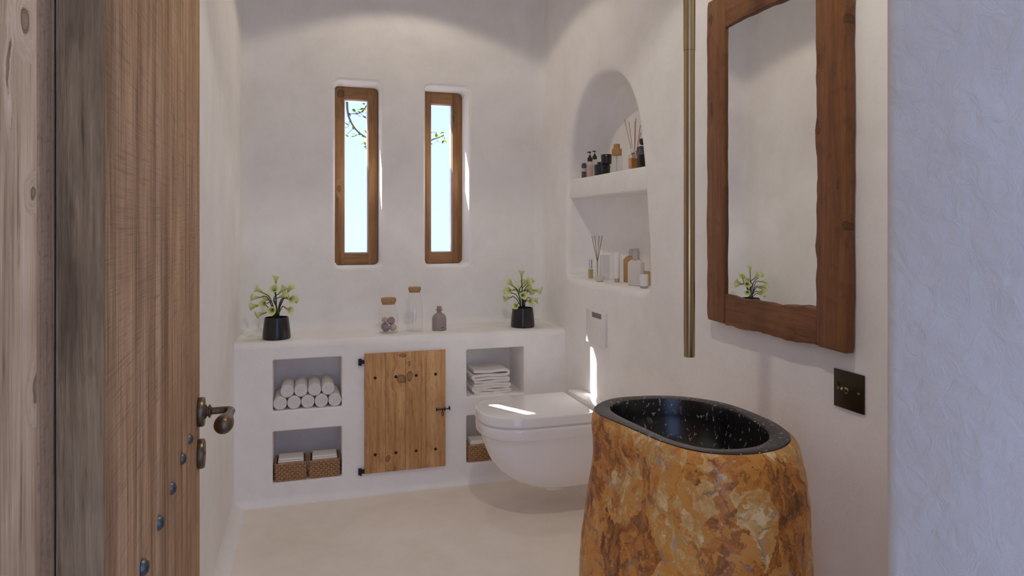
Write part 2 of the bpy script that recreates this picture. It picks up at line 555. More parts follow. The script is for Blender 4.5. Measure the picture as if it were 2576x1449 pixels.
# --- plaster ledge with four niches
NX = [(onY(686, 900, BY).x, onY(860, 900, BY).x), (onY(1174, 900, BY).x, onY(1318, 900, BY).x)]
NZU = (onY(860, 1023, BY).z, onY(860, 897, BY).z)
NZL = (onY(860, 1199, BY).z, onY(860, 1072.5, BY).z)
ND = .235
bm = bmesh.new()
RE = .028
holes = [(rrect(x0, x1, z0, z1, .006, 3), .007, ND, True, .004) for x0, x1 in NX for z0, z1 in (NZU, NZL)]
wall_panel(bm, lambda u, v, w: Vector((u, BY + w, v)), [(XL, 0), (XR, 0), (XR, BZ - RE), (XL, BZ - RE)], holes)
rows = []
for k in range(7):
    a = pi / 2 * k / 6
    rows.append([bm.verts.new((x, BY + RE * (1 - cos(a)), BZ - RE + RE * sin(a))) for x in (XL, XR)])
rows.append([bm.verts.new((x, YB, BZ)) for x in (XL, XR)])
for i, (A, B) in enumerate(zip(rows[:-1], rows[1:])):
    f = bm.faces.new((A[0], A[1], B[1], B[0])); f.smooth = i < 6
bmesh.ops.remove_doubles(bm, verts=bm.verts[:], dist=1e-5)
ledge = tag(obj('plaster_ledge', bm, PLASTER), 'white plaster ledge with four square niches under the windows', 'ledge')

# --- windows
WOOD_WIN = mat_wood('window_pine', (.20, .095, .035), (.34, .175, .07), (.46, .26, .115), 'Z', 1.0, .55,
                    knots=[(.142, 3.52, HC + .20, .011, .05, .017), (.150, 3.52, HC + .68, .02, .05, .02), (.735, 3.52, HC + .58, .006, .05, .02)], bump=.3)
WOOD_WIN_H = mat_wood('window_pine_rail', (.20, .095, .035), (.34, .175, .07), (.46, .26, .115), 'X', 1.0, .55, bump=.3)
PANE = mat_glass('window_glass', base=.02)
YW0, YW1 = 3.522, 3.575
IN = [(.167, .2865), (.613, .7275)]
for k, ((a, b), (ia, ib)) in enumerate(zip(WIN, IN)):
    w = bpy.data.objects.new('window_%d' % (k + 1), None); COL.objects.link(w)
    w.location = ((a + b) / 2, YW0, WZ0); struct(w)
    w['label'] = 'slit window with pine frame %s' % ('beside the arched niche wall' if k else 'beside the left wall')
    g = .0015
    to3 = lambda u, v, w_: Vector((u, YW0 + w_, v))
    zi0, zi1 = WZ0 + .060, WZ1 - .062
    rc = .026
    def stile(x0, x1, left):
        if left:
            L = [(x1, WZ0 + g), (x1, WZ1 - g)] + [(x0 + rc - rc * sin(t_ * pi / 12), WZ1 - g - rc + rc * cos(t_ * pi / 12)) for t_ in range(7)] + \
                [(x0 + rc - rc * cos(t_ * pi / 12), WZ0 + g + rc - rc * sin(t_ * pi / 12)) for t_ in range(7)]
        else:
            L = [(x0, WZ1 - g), (x0, WZ0 + g)] + [(x1 - rc + rc * sin(t_ * pi / 12), WZ0 + g + rc - rc * cos(t_ * pi / 12)) for t_ in range(7)] + \
                [(x1 - rc + rc * cos(t_ * pi / 12), WZ1 - g - rc + rc * sin(t_ * pi / 12)) for t_ in range(7)]
        return prism(L, to3, 0, YW1 - YW0, .003)
    obj('frame_stile', stile(a + g, ia, True), WOOD_WIN, w, smooth=40)
    obj('frame_stile', stile(ib, b - g, False), WOOD_WIN, w, smooth=40)
    obj('frame_rail', box(ia - .001, ib + .001, YW0 + .001, YW1, zi1, WZ1 - g, .002), WOOD_WIN_H, w, smooth=40)
    obj('frame_rail', box(ia - .001, ib + .001, YW0 + .001, YW1, WZ0 + g, zi0, .002), WOOD_WIN_H, w, smooth=40)
    # slim bead that holds the pane
    bm = bmesh.new()
    for L_ in ((ia, ia + .004, zi0, zi1), (ib - .004, ib, zi0, zi1)): add_box(bm, L_[0], L_[1], YW0 + .02, YW1, L_[2], L_[3])
    for L_ in ((ia + .004, ib - .004, zi0, zi0 + .004), (ia + .004, ib - .004, zi1 - .004, zi1)): add_box(bm, L_[0], L_[1], YW0 + .02, YW1, L_[2], L_[3])
    obj('glazing_bead', bm, WHITE_SATIN, w)
    obj('pane', box(ia + .001, ib - .001, YW0 + .03, YW0 + .034, zi0 + .001, zi1 - .001), PANE, w)

# --- ceiling lamps
WARM_LENS, nt, n_, l_ = nodes_of('lamp_lens')
em = N(nt, 'ShaderNodeEmission'); em.inputs[0].default_value = (1, .8, .58, 1); em.inputs[1].default_value = 6
l_.new(em.outputs[0], N(nt, 'ShaderNodeOutputMaterial').inputs[0])
for k, (x, y) in enumerate(LAMPS):
    t = thing('downlight', 'round recessed ceiling downlight %s' % ('above the toilet' if k == 0 else 'above the doorway side of the basin'), 'light', (x, y, CEIL), group='ceiling downlights')
    obj('trim_ring', lathe([(.043, .002), (.043, -.003), (.046, -.005), (.055, -.004), (.057, 0), (.045, 0)], 32), BLACK_IRON, t, smooth=50, local=True)
    obj('lens', lathe([(0, .034), (.03, .034), (.03, .038), (0, .038)], 24), WARM_LENS, t, local=True)
    L = bpy.data.lights.new('downlight_beam', 'SPOT')
    L.energy = LAMP_W[k]; L.color = LAMP_C[k]; L.spot_size = 2 * atan(1 / .48); L.spot_blend = .16; L.shadow_soft_size = .018
    lo = bpy.data.objects.new('downlight_beam', L); COL.objects.link(lo)
    lo.parent = t; lo.location = (0, 0, -.012)

# --- open entrance door and its post
PA, PD, PN = Vector((-.1438, .5575, 0)), Vector((-.0587, .99828, 0)), Vector((.99828, .0587, 0))
def dr(s, m, z): return PA + PD * s + PN * m + Vector((0, 0, z))
W_DOOR = mat_wood('door_boards', (.24, .125, .062), (.46, .27, .14), (.60, .38, .215), 'Z', 1.4, .65, bump=.4, contrast=1.5, saw=(.2, .2, 6), spec=.12)
W_EDGE = mat_wood('door_edge_board', (.17, .10, .050), (.31, .19, .095), (.42, .27, .145), 'Z', 2.2, .75, bump=.6, saw=(2, 2, .5), contrast=1.2, spec=.08)
door = bpy.data.objects.new('door_1', None); COL.objects.link(door); struct(door)
door.location = tuple(PA); door['label'] = 'open plank entrance door with iron studs and lever handle'
DT, DH = .0298, 2.10
def door_box(s0, s1, m0, m1, z0, z1, bev=0.0):
    bm = box(s0, s1, m0, m1, z0, z1, bev)
    M = Matrix(((PD.x, PN.x, 0, PA.x), (PD.y, PN.y, 0, PA.y), (0, 0, 1, 0), (0, 0, 0, 1)))
    bmesh.ops.transform(bm, matrix=M, verts=bm.verts[:])
    bmesh.ops.recalc_face_normals(bm, faces=bm.faces[:])
    return bm
NP = 6
edges_ = [.0005, .118, .243, .372, .497, .628, .75]
for i in range(NP):
    obj('door_plank', door_box(edges_[i], edges_[i + 1], -.017 + .0, -.0006 * (i % 2), .01, DH, .0014), W_DOOR, door, smooth=40)
obj('back_board', door_box(.004, .749, -DT, -.0172, .01, DH, .001), W_DOOR, door, smooth=40)
obj('edge_board', door_box(-.006, .0002, -DT, .0, .01, DH, .001), W_EDGE, door, smooth=40)
# studs
STUD = mat_plain('forged_stud', (.11, .11, .12), .38, .85, var=.3, vs=60, bump=.4, bs=200)
zs = HC - .323
sm = lathe([(.0082, 0), (.0078, .003), (.005, .0058), (0, .0068)], 10)
smesh = new_mesh('stud', sm, STUD, 50)
def s_of(x):
    a, b, c = ray(x, 600)
    t = PA.dot(PN) / (a * PN.x + b * PN.y)
    return (Vector((a * t, b * t, 0)) - PA).dot(PD)
S_LIST = [s_of(x) for x in (357, 398, 430, 457, 475)]
S_LIST = [S_LIST[0] - (S_LIST[1] - S_LIST[0])] + S_LIST
for s_ in S_LIST:
    for zz in (zs, zs - .56, zs + .95):
        o = bpy.data.objects.new('stud', smesh); COL.objects.link(o)
        o.parent = door; o.matrix_parent_inverse = Matrix.Translation(door.location).inverted()
        o.matrix_basis = align(dr(s_, 0, zz), PN)
BRONZE = mat_plain('aged_bronze', (.16, .115, .07), .36, .9, var=.4, vs=70, bump=.25, bs=160)
SH, ZH, ZK = .715, HC - .3205, HC - .393
h = obj('door_handle', lathe([(0, 0), (.0248, 0), (.0252, .002), (.0252, .008), (.0235, .0105), (0, .0105)], 36, align(dr(SH, 0, ZH), PN)), BRONZE, door, smooth=35)
obj('handle_collar', lathe([(.0115, .010), (.0118, .013), (.0085, .014), (.0085, .016), (.0115, .0172), (.0115, .0195), (.008, .021), (.0068, .022)], 24, align(dr(SH, 0, ZH), PN)), BRONZE, h, smooth=40)
path = [dr(SH, m, ZH) for m in (.02, .03, .040)] + [dr(SH - .012 + .012 * cos(a), .041 + .012 * sin(a), ZH) for a in (pi / 8, pi / 4, 3 * pi / 8, pi / 2)]
path += [dr(SH - .012 - L_, .053 - L_ * .10, ZH - L_ * .02) for L_ in (.01, .025, .04, .055, .066, .075, .082, .088, .0915, .093)]
obj('lever', tube(path, [.0062, .0062, .0062, .0064, .0066, .0068, .007, .0068, .0072, .0095, .0128, .0147, .0152, .0145, .0122, .0078, .0015], 18), BRONZE, h, smooth=60)
k_ = obj('key_rosette', lathe([(0, 0), (.0248, 0), (.0252, .002), (.0252, .008), (.0235, .0105), (0, .0105)], 36, align(dr(SH, 0, ZK), PN)), BRONZE, door, smooth=35)
obj('keyhole', lathe([(0, .0104), (.004, .0104), (.004, .0112), (0, .0112)], 12, align(dr(SH, 0, ZK), PN)), BLACK_IRON, k_)

KN = [(-.172, onX(62, 47, -.172).y, onX(62, 47, -.172).z, .05, .0085, .0078),
      (-.172, onX(84, 490, -.172).y, onX(84, 490, -.172).z, .05, .0055, .005),
      (-.172, onX(90, 980, -.172).y, onX(90, 980, -.172).z, .05, .0060, .0085),
      (-.172, onX(20, 150, -.172).y, onX(20, 150, -.172).z, .05, .0022, .016)]
W_POST = mat_wood('post_oak', (.34, .22, .125), (.68, .50, .32), (.82, .64, .45), 'Z', 1.6, .75, knots=KN, bump=.45, contrast=1.0, spec=.1)
W_STOP = mat_wood('post_stop', (.24, .14, .075), (.42, .26, .15), (.52, .34, .21), 'Z', 2.4, .65, bump=.35, saw=(.3, 2, 4), spec=.2)
post = bpy.data.objects.new('door_2', None); COL.objects.link(post); struct(post)
post.name = 'trim_4'; post.location = (-.2, .45, 0); post['label'] = 'weathered wooden door post beside the open door'
y95 = onX(95, 600, -.172).y
y133 = onX(131, 600, -.1735).y
obj('post', box(-.262, -.172, YO + .01, y95, 0, 2.14, .002), W_POST, post, smooth=40)
obj('stop_strip', box(-.262, -.1735, y95 + .0003, y133, 0, 2.14, .001), W_STOP, post, smooth=40)
obj('seal_bead', box(-.262, -.1742, y133 + .0008, y133 + .0100, 0, 2.14, .0008), W_STOP, post, smooth=40)
# ================================================================== large objects
# --- stone basin
ZR = HC - .448
OUT = [(215, 195), (260, 165), (350, 130), (500, 115), (700, 108), (900, 117), (1100, 145), (1250, 180), (1400, 235), (1550, 300), (1650, 365), (1692, 420),
       (1680, 455), (1620, 500), (1500, 530), (1350, 547), (1150, 545), (1000, 525), (850, 490), (700, 440), (550, 375), (400, 310), (280, 260), (225, 225)]
INN = [(330, 195), (380, 165), (500, 140), (700, 130), (900, 140), (1100, 172), (1250, 222), (1400, 295), (1500, 360), (1532, 410), (1525, 440), (1470, 475),
       (1380, 498), (1200, 510), (1050, 500), (900, 470), (750, 420), (600, 350), (450, 280), (350, 225)]
def plan(L):
    return [onZ(1420 + x / 2.9636, 960 + y / 2.9636, ZR) for x, y in L]
OP, IP = smooth_pts(plan(OUT), 4, True), smooth_pts(plan(INN), 4, True)
BC = sum(IP, Vector()) / len(IP)
NSEG = 96
def polar(P):
    pts = sorted((atan2(p.y - BC.y, p.x - BC.x), (p - BC).to_2d().length) for p in P)
    pts = [(a - 2 * pi, r) for a, r in pts[-3:]] + pts + [(a + 2 * pi, r) for a, r in pts[:3]]
    out = []
    for k in range(NSEG):
        a = -pi + 2 * pi * k / NSEG
        for (a0, r0), (a1, r1) in zip(pts[:-1], pts[1:]):
            if a0 <= a <= a1 and a1 > a0:
                out.append(r0 + (r1 - r0) * (a - a0) / (a1 - a0)); break
        else: out.append(pts[0][1])
    for _ in range(3):
        out = [(out[k - 1] + 2 * out[k] + out[(k + 1) % NSEG]) / 4 for k in range(NSEG)]
    return out
RO, RI = polar(OP), polar(IP)
def interp(T, x):
    for (a, b), (c, d) in zip(T[:-1], T[1:]):
        if a <= x <= c: return b + (d - b) * (x - a) / (c - a)
    return T[-1][1]
LEFT = [(0, 0), (.012, .004), (.035, .006), (.07, .003), (.11, .001), (.14, .004), (.19, .012), (.24, .021), (.275, .027), (.31, .034), (.36, .037), (.8, .045)]
RIGHT = [(0, 0), (.006, .010), (.018, .018), (.04, .024), (.075, .031), (.12, .036), (.18, .039), (.26, .044), (.36, .05), (.8, .055)]
vd = Vector((BC.x, BC.y)).normalized(); vr = Vector((vd.y, -vd.x))
bm = bmesh.new(); prev = None; NZ = 46
for j in range(NZ + 1):
    dz = ZR * (j / NZ) ** 1.25
    ring = []
    for k in range(NSEG):
        a = -pi + 2 * pi * k / NSEG
        d2 = Vector((cos(a), sin(a)))
        s = (d2.dot(vr) + 1) / 2
        off = interp(LEFT, dz) * (1 - s) + interp(RIGHT, dz) * s
        p3 = Vector((d2.x * 2.2, d2.y * 2.2, dz * 7))
        lump = (noise.noise(p3 * 1.1) * .012 + noise.noise(p3 * 2.7 + Vector((5, 3, 1))) * .005 + noise.noise(p3 * 6.0) * .0022) * min(1, dz / .06)
        lump *= .35 + .65 * (1 - abs(d2.dot(vr)))
        r = RO[k] + off + lump
        ring.append(bm.verts.new((BC.x + d2.x * r, BC.y + d2.y * r, ZR - dz)))
    if prev: bridge(bm, prev, ring)
    prev = ring
bm.faces.new(prev)
bmesh.ops.recalc_face_normals(bm, faces=bm.faces[:])

STONE, nt, n_, l_ = nodes_of('petrified_stone')
v = objvec(nt)
wp = noise_tex(nt, v, 7, 5, .6)
wv = vmath(nt, 'SCALE', vmath(nt, 'SUBTRACT', wp.outputs['Color'], (.5, .5, .5)).outputs[0]); wv.inputs['Scale'].default_value = .16
vw = vmath(nt, 'ADD', v, wv.outputs[0]).outputs[0]
vs_ = vmath(nt, 'MULTIPLY', vw, (1.2, 1.2, .75)).outputs[0]
vo1 = N(nt, 'ShaderNodeTexVoronoi'); vo1.inputs['Scale'].default_value = 11; l_.new(vs_, vo1.inputs['Vector'])
vo2 = N(nt, 'ShaderNodeTexVoronoi'); vo2.inputs['Scale'].default_value = 55; l_.new(vs_, vo2.inputs['Vector'])
voe = N(nt, 'ShaderNodeTexVoronoi', feature='DISTANCE_TO_EDGE'); voe.inputs['Scale'].default_value = 8.5; l_.new(vs_, voe.inputs['Vector'])
sp1 = N(nt, 'ShaderNodeSeparateColor'); l_.new(vo1.outputs['Color'], sp1.inputs[0])
sp2 = N(nt, 'ShaderNodeSeparateColor'); l_.new(vo2.outputs['Color'], sp2.inputs[0])
nz = noise_tex(nt, vs_, 22, 7, .68, .6)
big = noise_tex(nt, v, 4.2, 3, .5, .3)
val = fmath(nt, 'ADD', fmath(nt, 'MULTIPLY', sp1.outputs[0], .34), fmath(nt, 'MULTIPLY', sp2.outputs[0], .22))
val = fmath(nt, 'ADD', val, fmath(nt, 'MULTIPLY', nz.outputs[0], .42))
val = fmath(nt, 'ADD', val, fmath(nt, 'MULTIPLY', fmath(nt, 'SUBTRACT', big.outputs[0], .5), .55))
val = fmath(nt, 'ADD', val, fmath(nt, 'MULTIPLY', fmath(nt, 'SUBTRACT', noise_tex(nt, vs_, 70, 5, .7, .4).outputs[0], .5), .36))
c = ramp(nt, val, [(.18, (.10, .040, .012)), (.30, (.27, .095, .016)), (.40, (.46, .165, .022)), (.50, (.60, .245, .034)), (.58, (.52, .26, .06)),
                   (.66, (.60, .36, .12)), (.76, (.74, .54, .28)), (.9, (.70, .62, .48))])
gsel = ramp(nt, fmath(nt, 'MULTIPLY', sp2.outputs[1], noise_tex(nt, v, 9, 3).outputs[0]), [(.50, 0), (.56, .7)])
c = mixc(nt, gsel, c, (.30, .27, .24))
red = ramp(nt, noise_tex(nt, vs_, 6, 4, .6, 1.2).outputs[0], [(.62, 0), (.67, .85)])
c = mixc(nt, red, c, (.36, .12, .018))
vein = ramp(nt, voe.outputs[0], [(.0, .75), (.012, .4), (.03, 0)])
c = mixc(nt, fmath(nt, 'MULTIPLY', vein, ramp(nt, nz.outputs[0], [(.45, 0), (.6, 1)])), c, (.12, .085, .06))
speck = ramp(nt, noise_tex(nt, v, 150, 2).outputs[0], [(.66, 0), (.74, .55)])
c = mixc(nt, speck, c, (.66, .55, .42))
hh = fmath(nt, 'ADD', fmath(nt, 'MULTIPLY', nz.outputs[0], .6), fmath(nt, 'MULTIPLY', sp1.outputs[1], .25))
hsv = N(nt, 'ShaderNodeHueSaturation'); hsv.inputs['Saturation'].default_value = .97; hsv.inputs['Value'].default_value = 1.08
l_.new(c, hsv.inputs['Color'])
finish(nt, hsv.outputs[0], .40, 0, hh, .30, .007, spec=.25)

MARBLE, nt, n_, l_ = nodes_of('black_fossil_marble')
v = objvec(nt)
wp = noise_tex(nt, v, 30, 3)
wv = vmath(nt, 'SCALE', vmath(nt, 'SUBTRACT', wp.outputs['Color'], (.5, .5, .5)).outputs[0]); wv.inputs['Scale'].default_value = .03
vw = vmath(nt, 'MULTIPLY', vmath(nt, 'ADD', v, wv.outputs[0]).outputs[0], (1, 1, .6)).outputs[0]
f1 = ramp(nt, noise_tex(nt, vw, 120, 3, .5).outputs[0], [(.63, 0), (.66, .75)])
f2 = ramp(nt, noise_tex(nt, vw, 40, 4, .6).outputs[0], [(.65, 0), (.69, .5)])
c = mixc(nt, f1, (.014, .013, .013), (.40, .34, .29))
c = mixc(nt, f2, c, (.16, .14, .12))
finish(nt, c, .22, 0, noise_tex(nt, v, 90, 3).outputs[0], .05, .002, spec=.5)

basin = thing('stone_basin', 'freestanding orange-brown stone basin with black polished bowl', 'basin', (BC.x, BC.y, 0))
obj('stone_body', bm, STONE, basin, smooth=180)
bm = bmesh.new()
def bring(fr, fi, sc, z):
    out = []
    for k in range(NSEG):
        a = -pi + 2 * pi * k / NSEG
        r = (RO[k] * fr + RI[k] * fi) * sc
        out.append(bm.verts.new((BC.x + cos(a) * r, BC.y + sin(a) * r, z)))
    return out
spec_ = [(1, 0, 1.002, ZR - .004), (1, 0, 1.0, ZR + .0005), (1, 0, .992, ZR + .0022), (.1, .9, 1, ZR + .0022), (0, 1, .995, ZR + .001), (0, 1, .985, ZR - .006),
         (0, 1, .965, ZR - .04), (0, 1, .92, ZR - .08), (0, 1, .80, ZR - .115), (0, 1, .58, ZR - .138), (0, 1, .3, ZR - .147), (0, 1, .08, ZR - .15)]
prev = None
for s_ in spec_:
    R = bring(*s_)
    if prev: bridge(bm, prev, R)
    prev = R
bm.faces.new(prev)
bmesh.ops.recalc_face_normals(bm, faces=bm.faces[:])
obj('bowl', bm, MARBLE, basin, smooth=38)

# --- ceiling spout above the basin
BRASS = mat_plain('brushed_brass', (.42, .33, .19), .26, .95, var=.12, vs=25)
a_, b_, c_ = ray(1734, 897)
TS = 1.53
sx, sy, sz = a_ * TS, b_ * TS, HC + c_ * TS
sp = thing('ceiling_spout', 'tall brass pipe spout hanging from the ceiling over the basin', 'faucet', (sx, sy, sz))
zj = HC + (HOR - 128) / F * TS
obj('lower_pipe', lathe([(.0085, .012), (.0085, 0), (.0122, 0), (.0127, .0008), (.0127, zj - sz), (.0122, zj - sz + .0004)], 40), BRASS, sp, smooth=50, local=True)
obj('upper_pipe', lathe([(.0118, zj - sz), (.0133, zj - sz + .0006), (.0133, CEIL - sz), (0, CEIL - sz)], 40), BRASS, sp, smooth=50, local=True)
obj('ceiling_rose', lathe([(.0133, CEIL - sz - .012), (.034, CEIL - sz - .010), (.036, CEIL - sz)], 40), BRASS, sp, smooth=40, local=True)

# --- framed mirror on the right wall
W_MIR = lambda nm, ax, kn=(): mat_wood(nm, (.135, .052, .020), (.225, .092, .036), (.30, .135, .056), ax, 1.1, .5, knots=kn, bump=.3, saw=(.4, .4, .4), spec=.3)
XM = XR - .030
def yz(x, y): p = onX(x, y, XM); return p
kn = []
for x, y, ry, rz in ((1787, 50, .010, .016), (2060, 150, .006, .012), (2057, 320, .008, .02), (2127, 45, .005, .012), (2108, 465, .005, .012), (2125, 570, .006, .010), (2137, 777, .004, .01), (1790, 275, .006, .02)):
    p = yz(x, y); kn.append((XM, p.y, p.z, .05, ry, rz))
WM_V = W_MIR('mirror_board', 'Z', kn); WM_H = W_MIR('mirror_rail_board', 'Y')
ZB, ZT = HC - .285, HC + .682
Y_LO, Y_LI, Y_RI, Y_RO = 1.776, 1.686, 1.318, 1.226
mir = thing('framed_mirror', 'tall mirror in a rough live-edge brown timber frame', 'mirror', (XR, (Y_LO + Y_RO) / 2, ZB))
tm = lambda u, v, w: Vector((XR - .001 - w, u, v))
def wav(x, seed, amp):
    return amp * (noise.noise(Vector((x * 9, seed * 3.1, 0))) + .6 * noise.noise(Vector((x * 26, seed * 1.7, 4))))
def vboard(ya, yb, z0, z1, s1, s2, a1, a2, n=60):
    A = [(ya + wav(z0 + (z1 - z0) * k / n, s1, a1), z0 + (z1 - z0) * k / n) for k in range(n + 1)]
    B = [(yb + wav(z0 + (z1 - z0) * k / n, s2, a2), z0 + (z1 - z0) * k / n) for k in range(n + 1)]
    B[0] = (B[0][0] - .006, B[0][1] + .003); B[-1] = (B[-1][0] - .006, B[-1][1] - .003)
    A[0] = (A[0][0] + .003, A[0][1] + .001); A[-1] = (A[-1][0] + .003, A[-1][1] - .001)
    return prism(A + B[::-1], tm, 0, .029, .004, 3)
def hboard(ya, yb, z0, z1, s1, s2, a1, a2, n=30):
    A = [(ya + (yb - ya) * k / n, z0 + wav(k / n * .4, s1, a1)) for k in range(n + 1)]
    B = [(ya + (yb - ya) * k / n, z1 + wav(k / n * .4, s2, a2)) for k in range(n + 1)]
    return prism(A + B[::-1], tm, 0, .027, .004, 3)
obj('frame_board', vboard(Y_LI, Y_LO, ZB + .004, ZT, 1, 2, .0028, .0045), WM_V, mir, smooth=40)
obj('frame_board', vboard(Y_RO, Y_RI, ZB, ZT, 3, 4, .0022, .0075), WM_V, mir, smooth=40)
obj('frame_board', hboard(Y_RI - .002, Y_LI + .001, HC + .585, ZT - .004, 5, 6, .007, .003), WM_H, mir, smooth=40)
obj('frame_board', hboard(Y_RI - .002, Y_LI + .001, ZB + .003, HC - .197, 7, 8, .008, .007), WM_H, mir, smooth=40)
MIRROR, nt, n_, l_ = nodes_of('mirror_silver')
finish(nt, (.93, .93, .92), .0, 1.0)
bm = box(-.002, .002, -.21, .21, HC - .23, HC + .62)
bmesh.ops.transform(bm, matrix=Matrix.Translation((XR - .0135, (Y_RI + Y_LI) / 2, 0)) @ Matrix.Rotation(radians(1.95), 4, 'Z'), verts=bm.verts[:])
obj('mirror_glass', bm, MIRROR, mir)

# --- light switch
DARK_BRONZE = mat_plain('dark_bronze_plate', (.055, .045, .028), .35, .85, var=.15, vs=30)
p0, p1 = onX(2101, 926, XR), onX(2177, 1040, XR)
yc, zc = (p0.y + p1.y) / 2, HC - .373
sw = thing('light_switch', 'square dark bronze toggle switch plate under the mirror', 'switch', (XR, yc, zc))
obj('plate', box(XR - .0045, XR - .0005, yc - .0445, yc + .0445, zc - .0435, zc + .0435, .0012), DARK_BRONZE, sw, smooth=40)
obj('toggle_nut', lathe([(.0075, 0), (.0075, .003), (.005, .0045), (.004, .0045)], 20, align((XR - .0045, yc + .003, zc), (-1, 0, 0))), BRASS, sw, smooth=40)
obj('toggle_lever', tube([(XR - .006, yc + .003, zc), (XR - .013, yc + .003, zc + .003), (XR - .020, yc + .003, zc + .006)], [.0024, .003, .0036], 14), BRASS, sw, smooth=60)
for dy in (-.030, .030):
    obj('screw', lathe([(0, .0012), (.0032, .001), (.0036, 0)], 14, align((XR - .0045, yc + dy, zc), (-1, 0, 0))), BRASS, sw, smooth=60)
obj('pointer_mark', box(XR - .0056, XR - .0045, yc + .0285, yc + .0305, zc + .006, zc + .015), BLACK_IRON, sw)

# --- flush plate
p0, p1 = onX(1480, 776, XR), onX(1527, 872, XR)
yA, yB, zT, zB = p1.y, p0.y, HC - .358, HC - .502
fp = thing('flush_plate', 'white toilet flush plate with grey sensor window below the arched niche', 'flush plate', (XR, (yA + yB) / 2, zB))
obj('plate', box(XR - .012, XR - .0005, yA, yB, zB, zT, .0015), WHITE_SATIN, fp, smooth=40)
GREY_S = mat_plain('grey_sensor', (.22, .19, .17), .25)
q0, q1 = onX(1489.6, 783, XR - .012), onX(1512.4, 804, XR - .012)
obj('sensor_window', box(XR - .0128, XR - .0118, q1.y, q0.y, q1.z, q0.z - .002, .0003), GREY_S, fp)
q0, q1, q2, q3 = onX(1487, 823, XR - .012), onX(1503, 843, XR - .012), onX(1505, 828, XR - .012), onX(1516, 849, XR - .012)
obj('button', box(XR - .0134, XR - .0118, q1.y, q0.y, zB + .036, zB + .075, .0012), WHITE_SATIN, fp, smooth=40)
obj('button', box(XR - .0134, XR - .0118, q3.y, q2.y, zB + .036, zB + .075, .0012), WHITE_SATIN, fp, smooth=40)

# --- wall-hung toilet
TY, LZ = 2.65, HC - .74
def dplan(hw, xf, xb, lf, z, cy=TY, n=20, ex=2.35):
    P = []
    xs = xf + lf
    for k in range(5): P.append(Vector((xb + (xs - xb) * k / 5, cy - hw, z)))
    for k in range(n + 1):
        a = -pi / 2 + pi * k / n
        c_, s_ = abs(cos(a)) ** (2 / ex), abs(sin(a)) ** (2 / ex) * (1 if a > 0 else -1)
        P.append(Vector((xs - lf * c_, cy + hw * s_, z)))
    for k in range(4, -1, -1): P.append(Vector((xb + (xs - xb) * k / 5, cy + hw, z)))
    return P
def loft(rings, cap0=True, cap1=True):
    bm = bmesh.new(); prev = None; first = None
    for R in rings:
        V = [bm.verts.new(p) for p in R]
        if prev: bridge(bm, prev, V)
        else: first = V
        prev = V
    if cap0: bm.faces.new(first)
    if cap1: bm.faces.new(prev[::-1])
    bmesh.ops.recalc_face_normals(bm, faces=bm.faces[:])
    return bm
toilet = thing('toilet', 'white wall-hung toilet with closed lid beneath the flush plate', 'toilet', (XR, TY, .08))
FT = .648
rows = [(LZ - .046, .175, FT + .008), (LZ - .050, .179, FT + .003), (LZ - .056, .180, FT + .002), (LZ - .086, .1795, FT + .004), (LZ - .092, .178, FT + .010), (LZ - .098, .175, FT + .022),
        (LZ - .13, .172, FT + .029), (LZ - .17, .168, FT + .043), (LZ - .205, .163, FT + .060), (LZ - .235, .157, FT + .080), (LZ - .262, .149, FT + .106),
        (LZ - .285, .138, FT + .136), (LZ - .303, .124, FT + .170), (LZ - .314, .108, FT + .205), (LZ - .320, .085, FT + .25), (LZ - .322, .05, FT + .32)]
obj('bowl', loft([dplan(hw, xf, XR - .002, min(.21, .45 * (XR - xf)), z) for z, hw, xf in rows]), WHITE_CERAMIC, toilet, smooth=50)
XBK = 1.092
obj('seat', loft([dplan(hw, xf, XBK, .2, z) for z, hw, xf in ((LZ - .0465, .170, FT + .014), (LZ - .043, .171, FT + .013), (LZ - .0365, .171, FT + .013), (LZ - .0345, .170, FT + .014))]), WHITE_CERAMIC, toilet, smooth=50)
obj('lid', loft([dplan(hw, xf, XBK, .2, z) for z, hw, xf in ((LZ - .0385, .177, FT + .004), (LZ - .036, .181, FT), (LZ - .006, .181, FT), (LZ - .0025, .1795, FT + .0015), (LZ - .0006, .177, FT + .004), (LZ, .172, FT + .009))]), WHITE_CERAMIC, toilet, smooth=50)
obj('hinge_cover', box(1.108, XR - .001, TY - .165, TY + .165, LZ - .05, LZ + .012, .007, 3), WHITE_CERAMIC, toilet, smooth=50)
bm = bmesh.new(); bmesh.ops.create_uvsphere(bm, u_segments=28, v_segments=14, radius=1)
bmesh.ops.transform(bm, matrix=Matrix.Translation((.975, TY, LZ - .318)) @ Matrix.Diagonal((.068, .066, .042, 1)), verts=bm.verts[:])
obj('trap', bm, WHITE_CERAMIC, toilet, smooth=180)

# --- cupboard door in the ledge
CX0, CX1 = onY(917, 900, BY - .014).x, onY(1121, 900, BY - .014).x
CZ1, CZ0 = onY(917, 891, BY - .014).z, onY(917, 1193, BY - .014).z
ck = []
for x, y, rx, rz in ((1010, 954, .021, .021), (1031, 946, .016, .024), (977, 1153, .012, .017), (1012, 893, .014, .010), (1030, 915, .008, .012)):
    p = onY(x, y, BY - .014); ck.append((p.x, p.y, p.z, rx, .05, rz))
W_CUP = mat_wood('cupboard_pine', (.36, .18, .07), (.62, .35, .15), (.76, .47, .23), 'Z', .8, .6, knots=ck, bump=.3, contrast=1.15, saw=(1.5, .2, .4), spec=.2)
cup = thing('cupboard_door', 'small pine plank cupboard door with black studs and latch', 'cupboard door', ((CX0 + CX1) / 2, BY, CZ0))
fr = [0, .252, .497, .752, 1]
for k in range(4):
    obj('plank', box(CX0 + (CX1 - CX0) * fr[k] + .00035, CX0 + (CX1 - CX0) * fr[k + 1] - .00035, BY - .015, BY - .0008, CZ0, CZ1, .0011), W_CUP, cup, smooth=40)
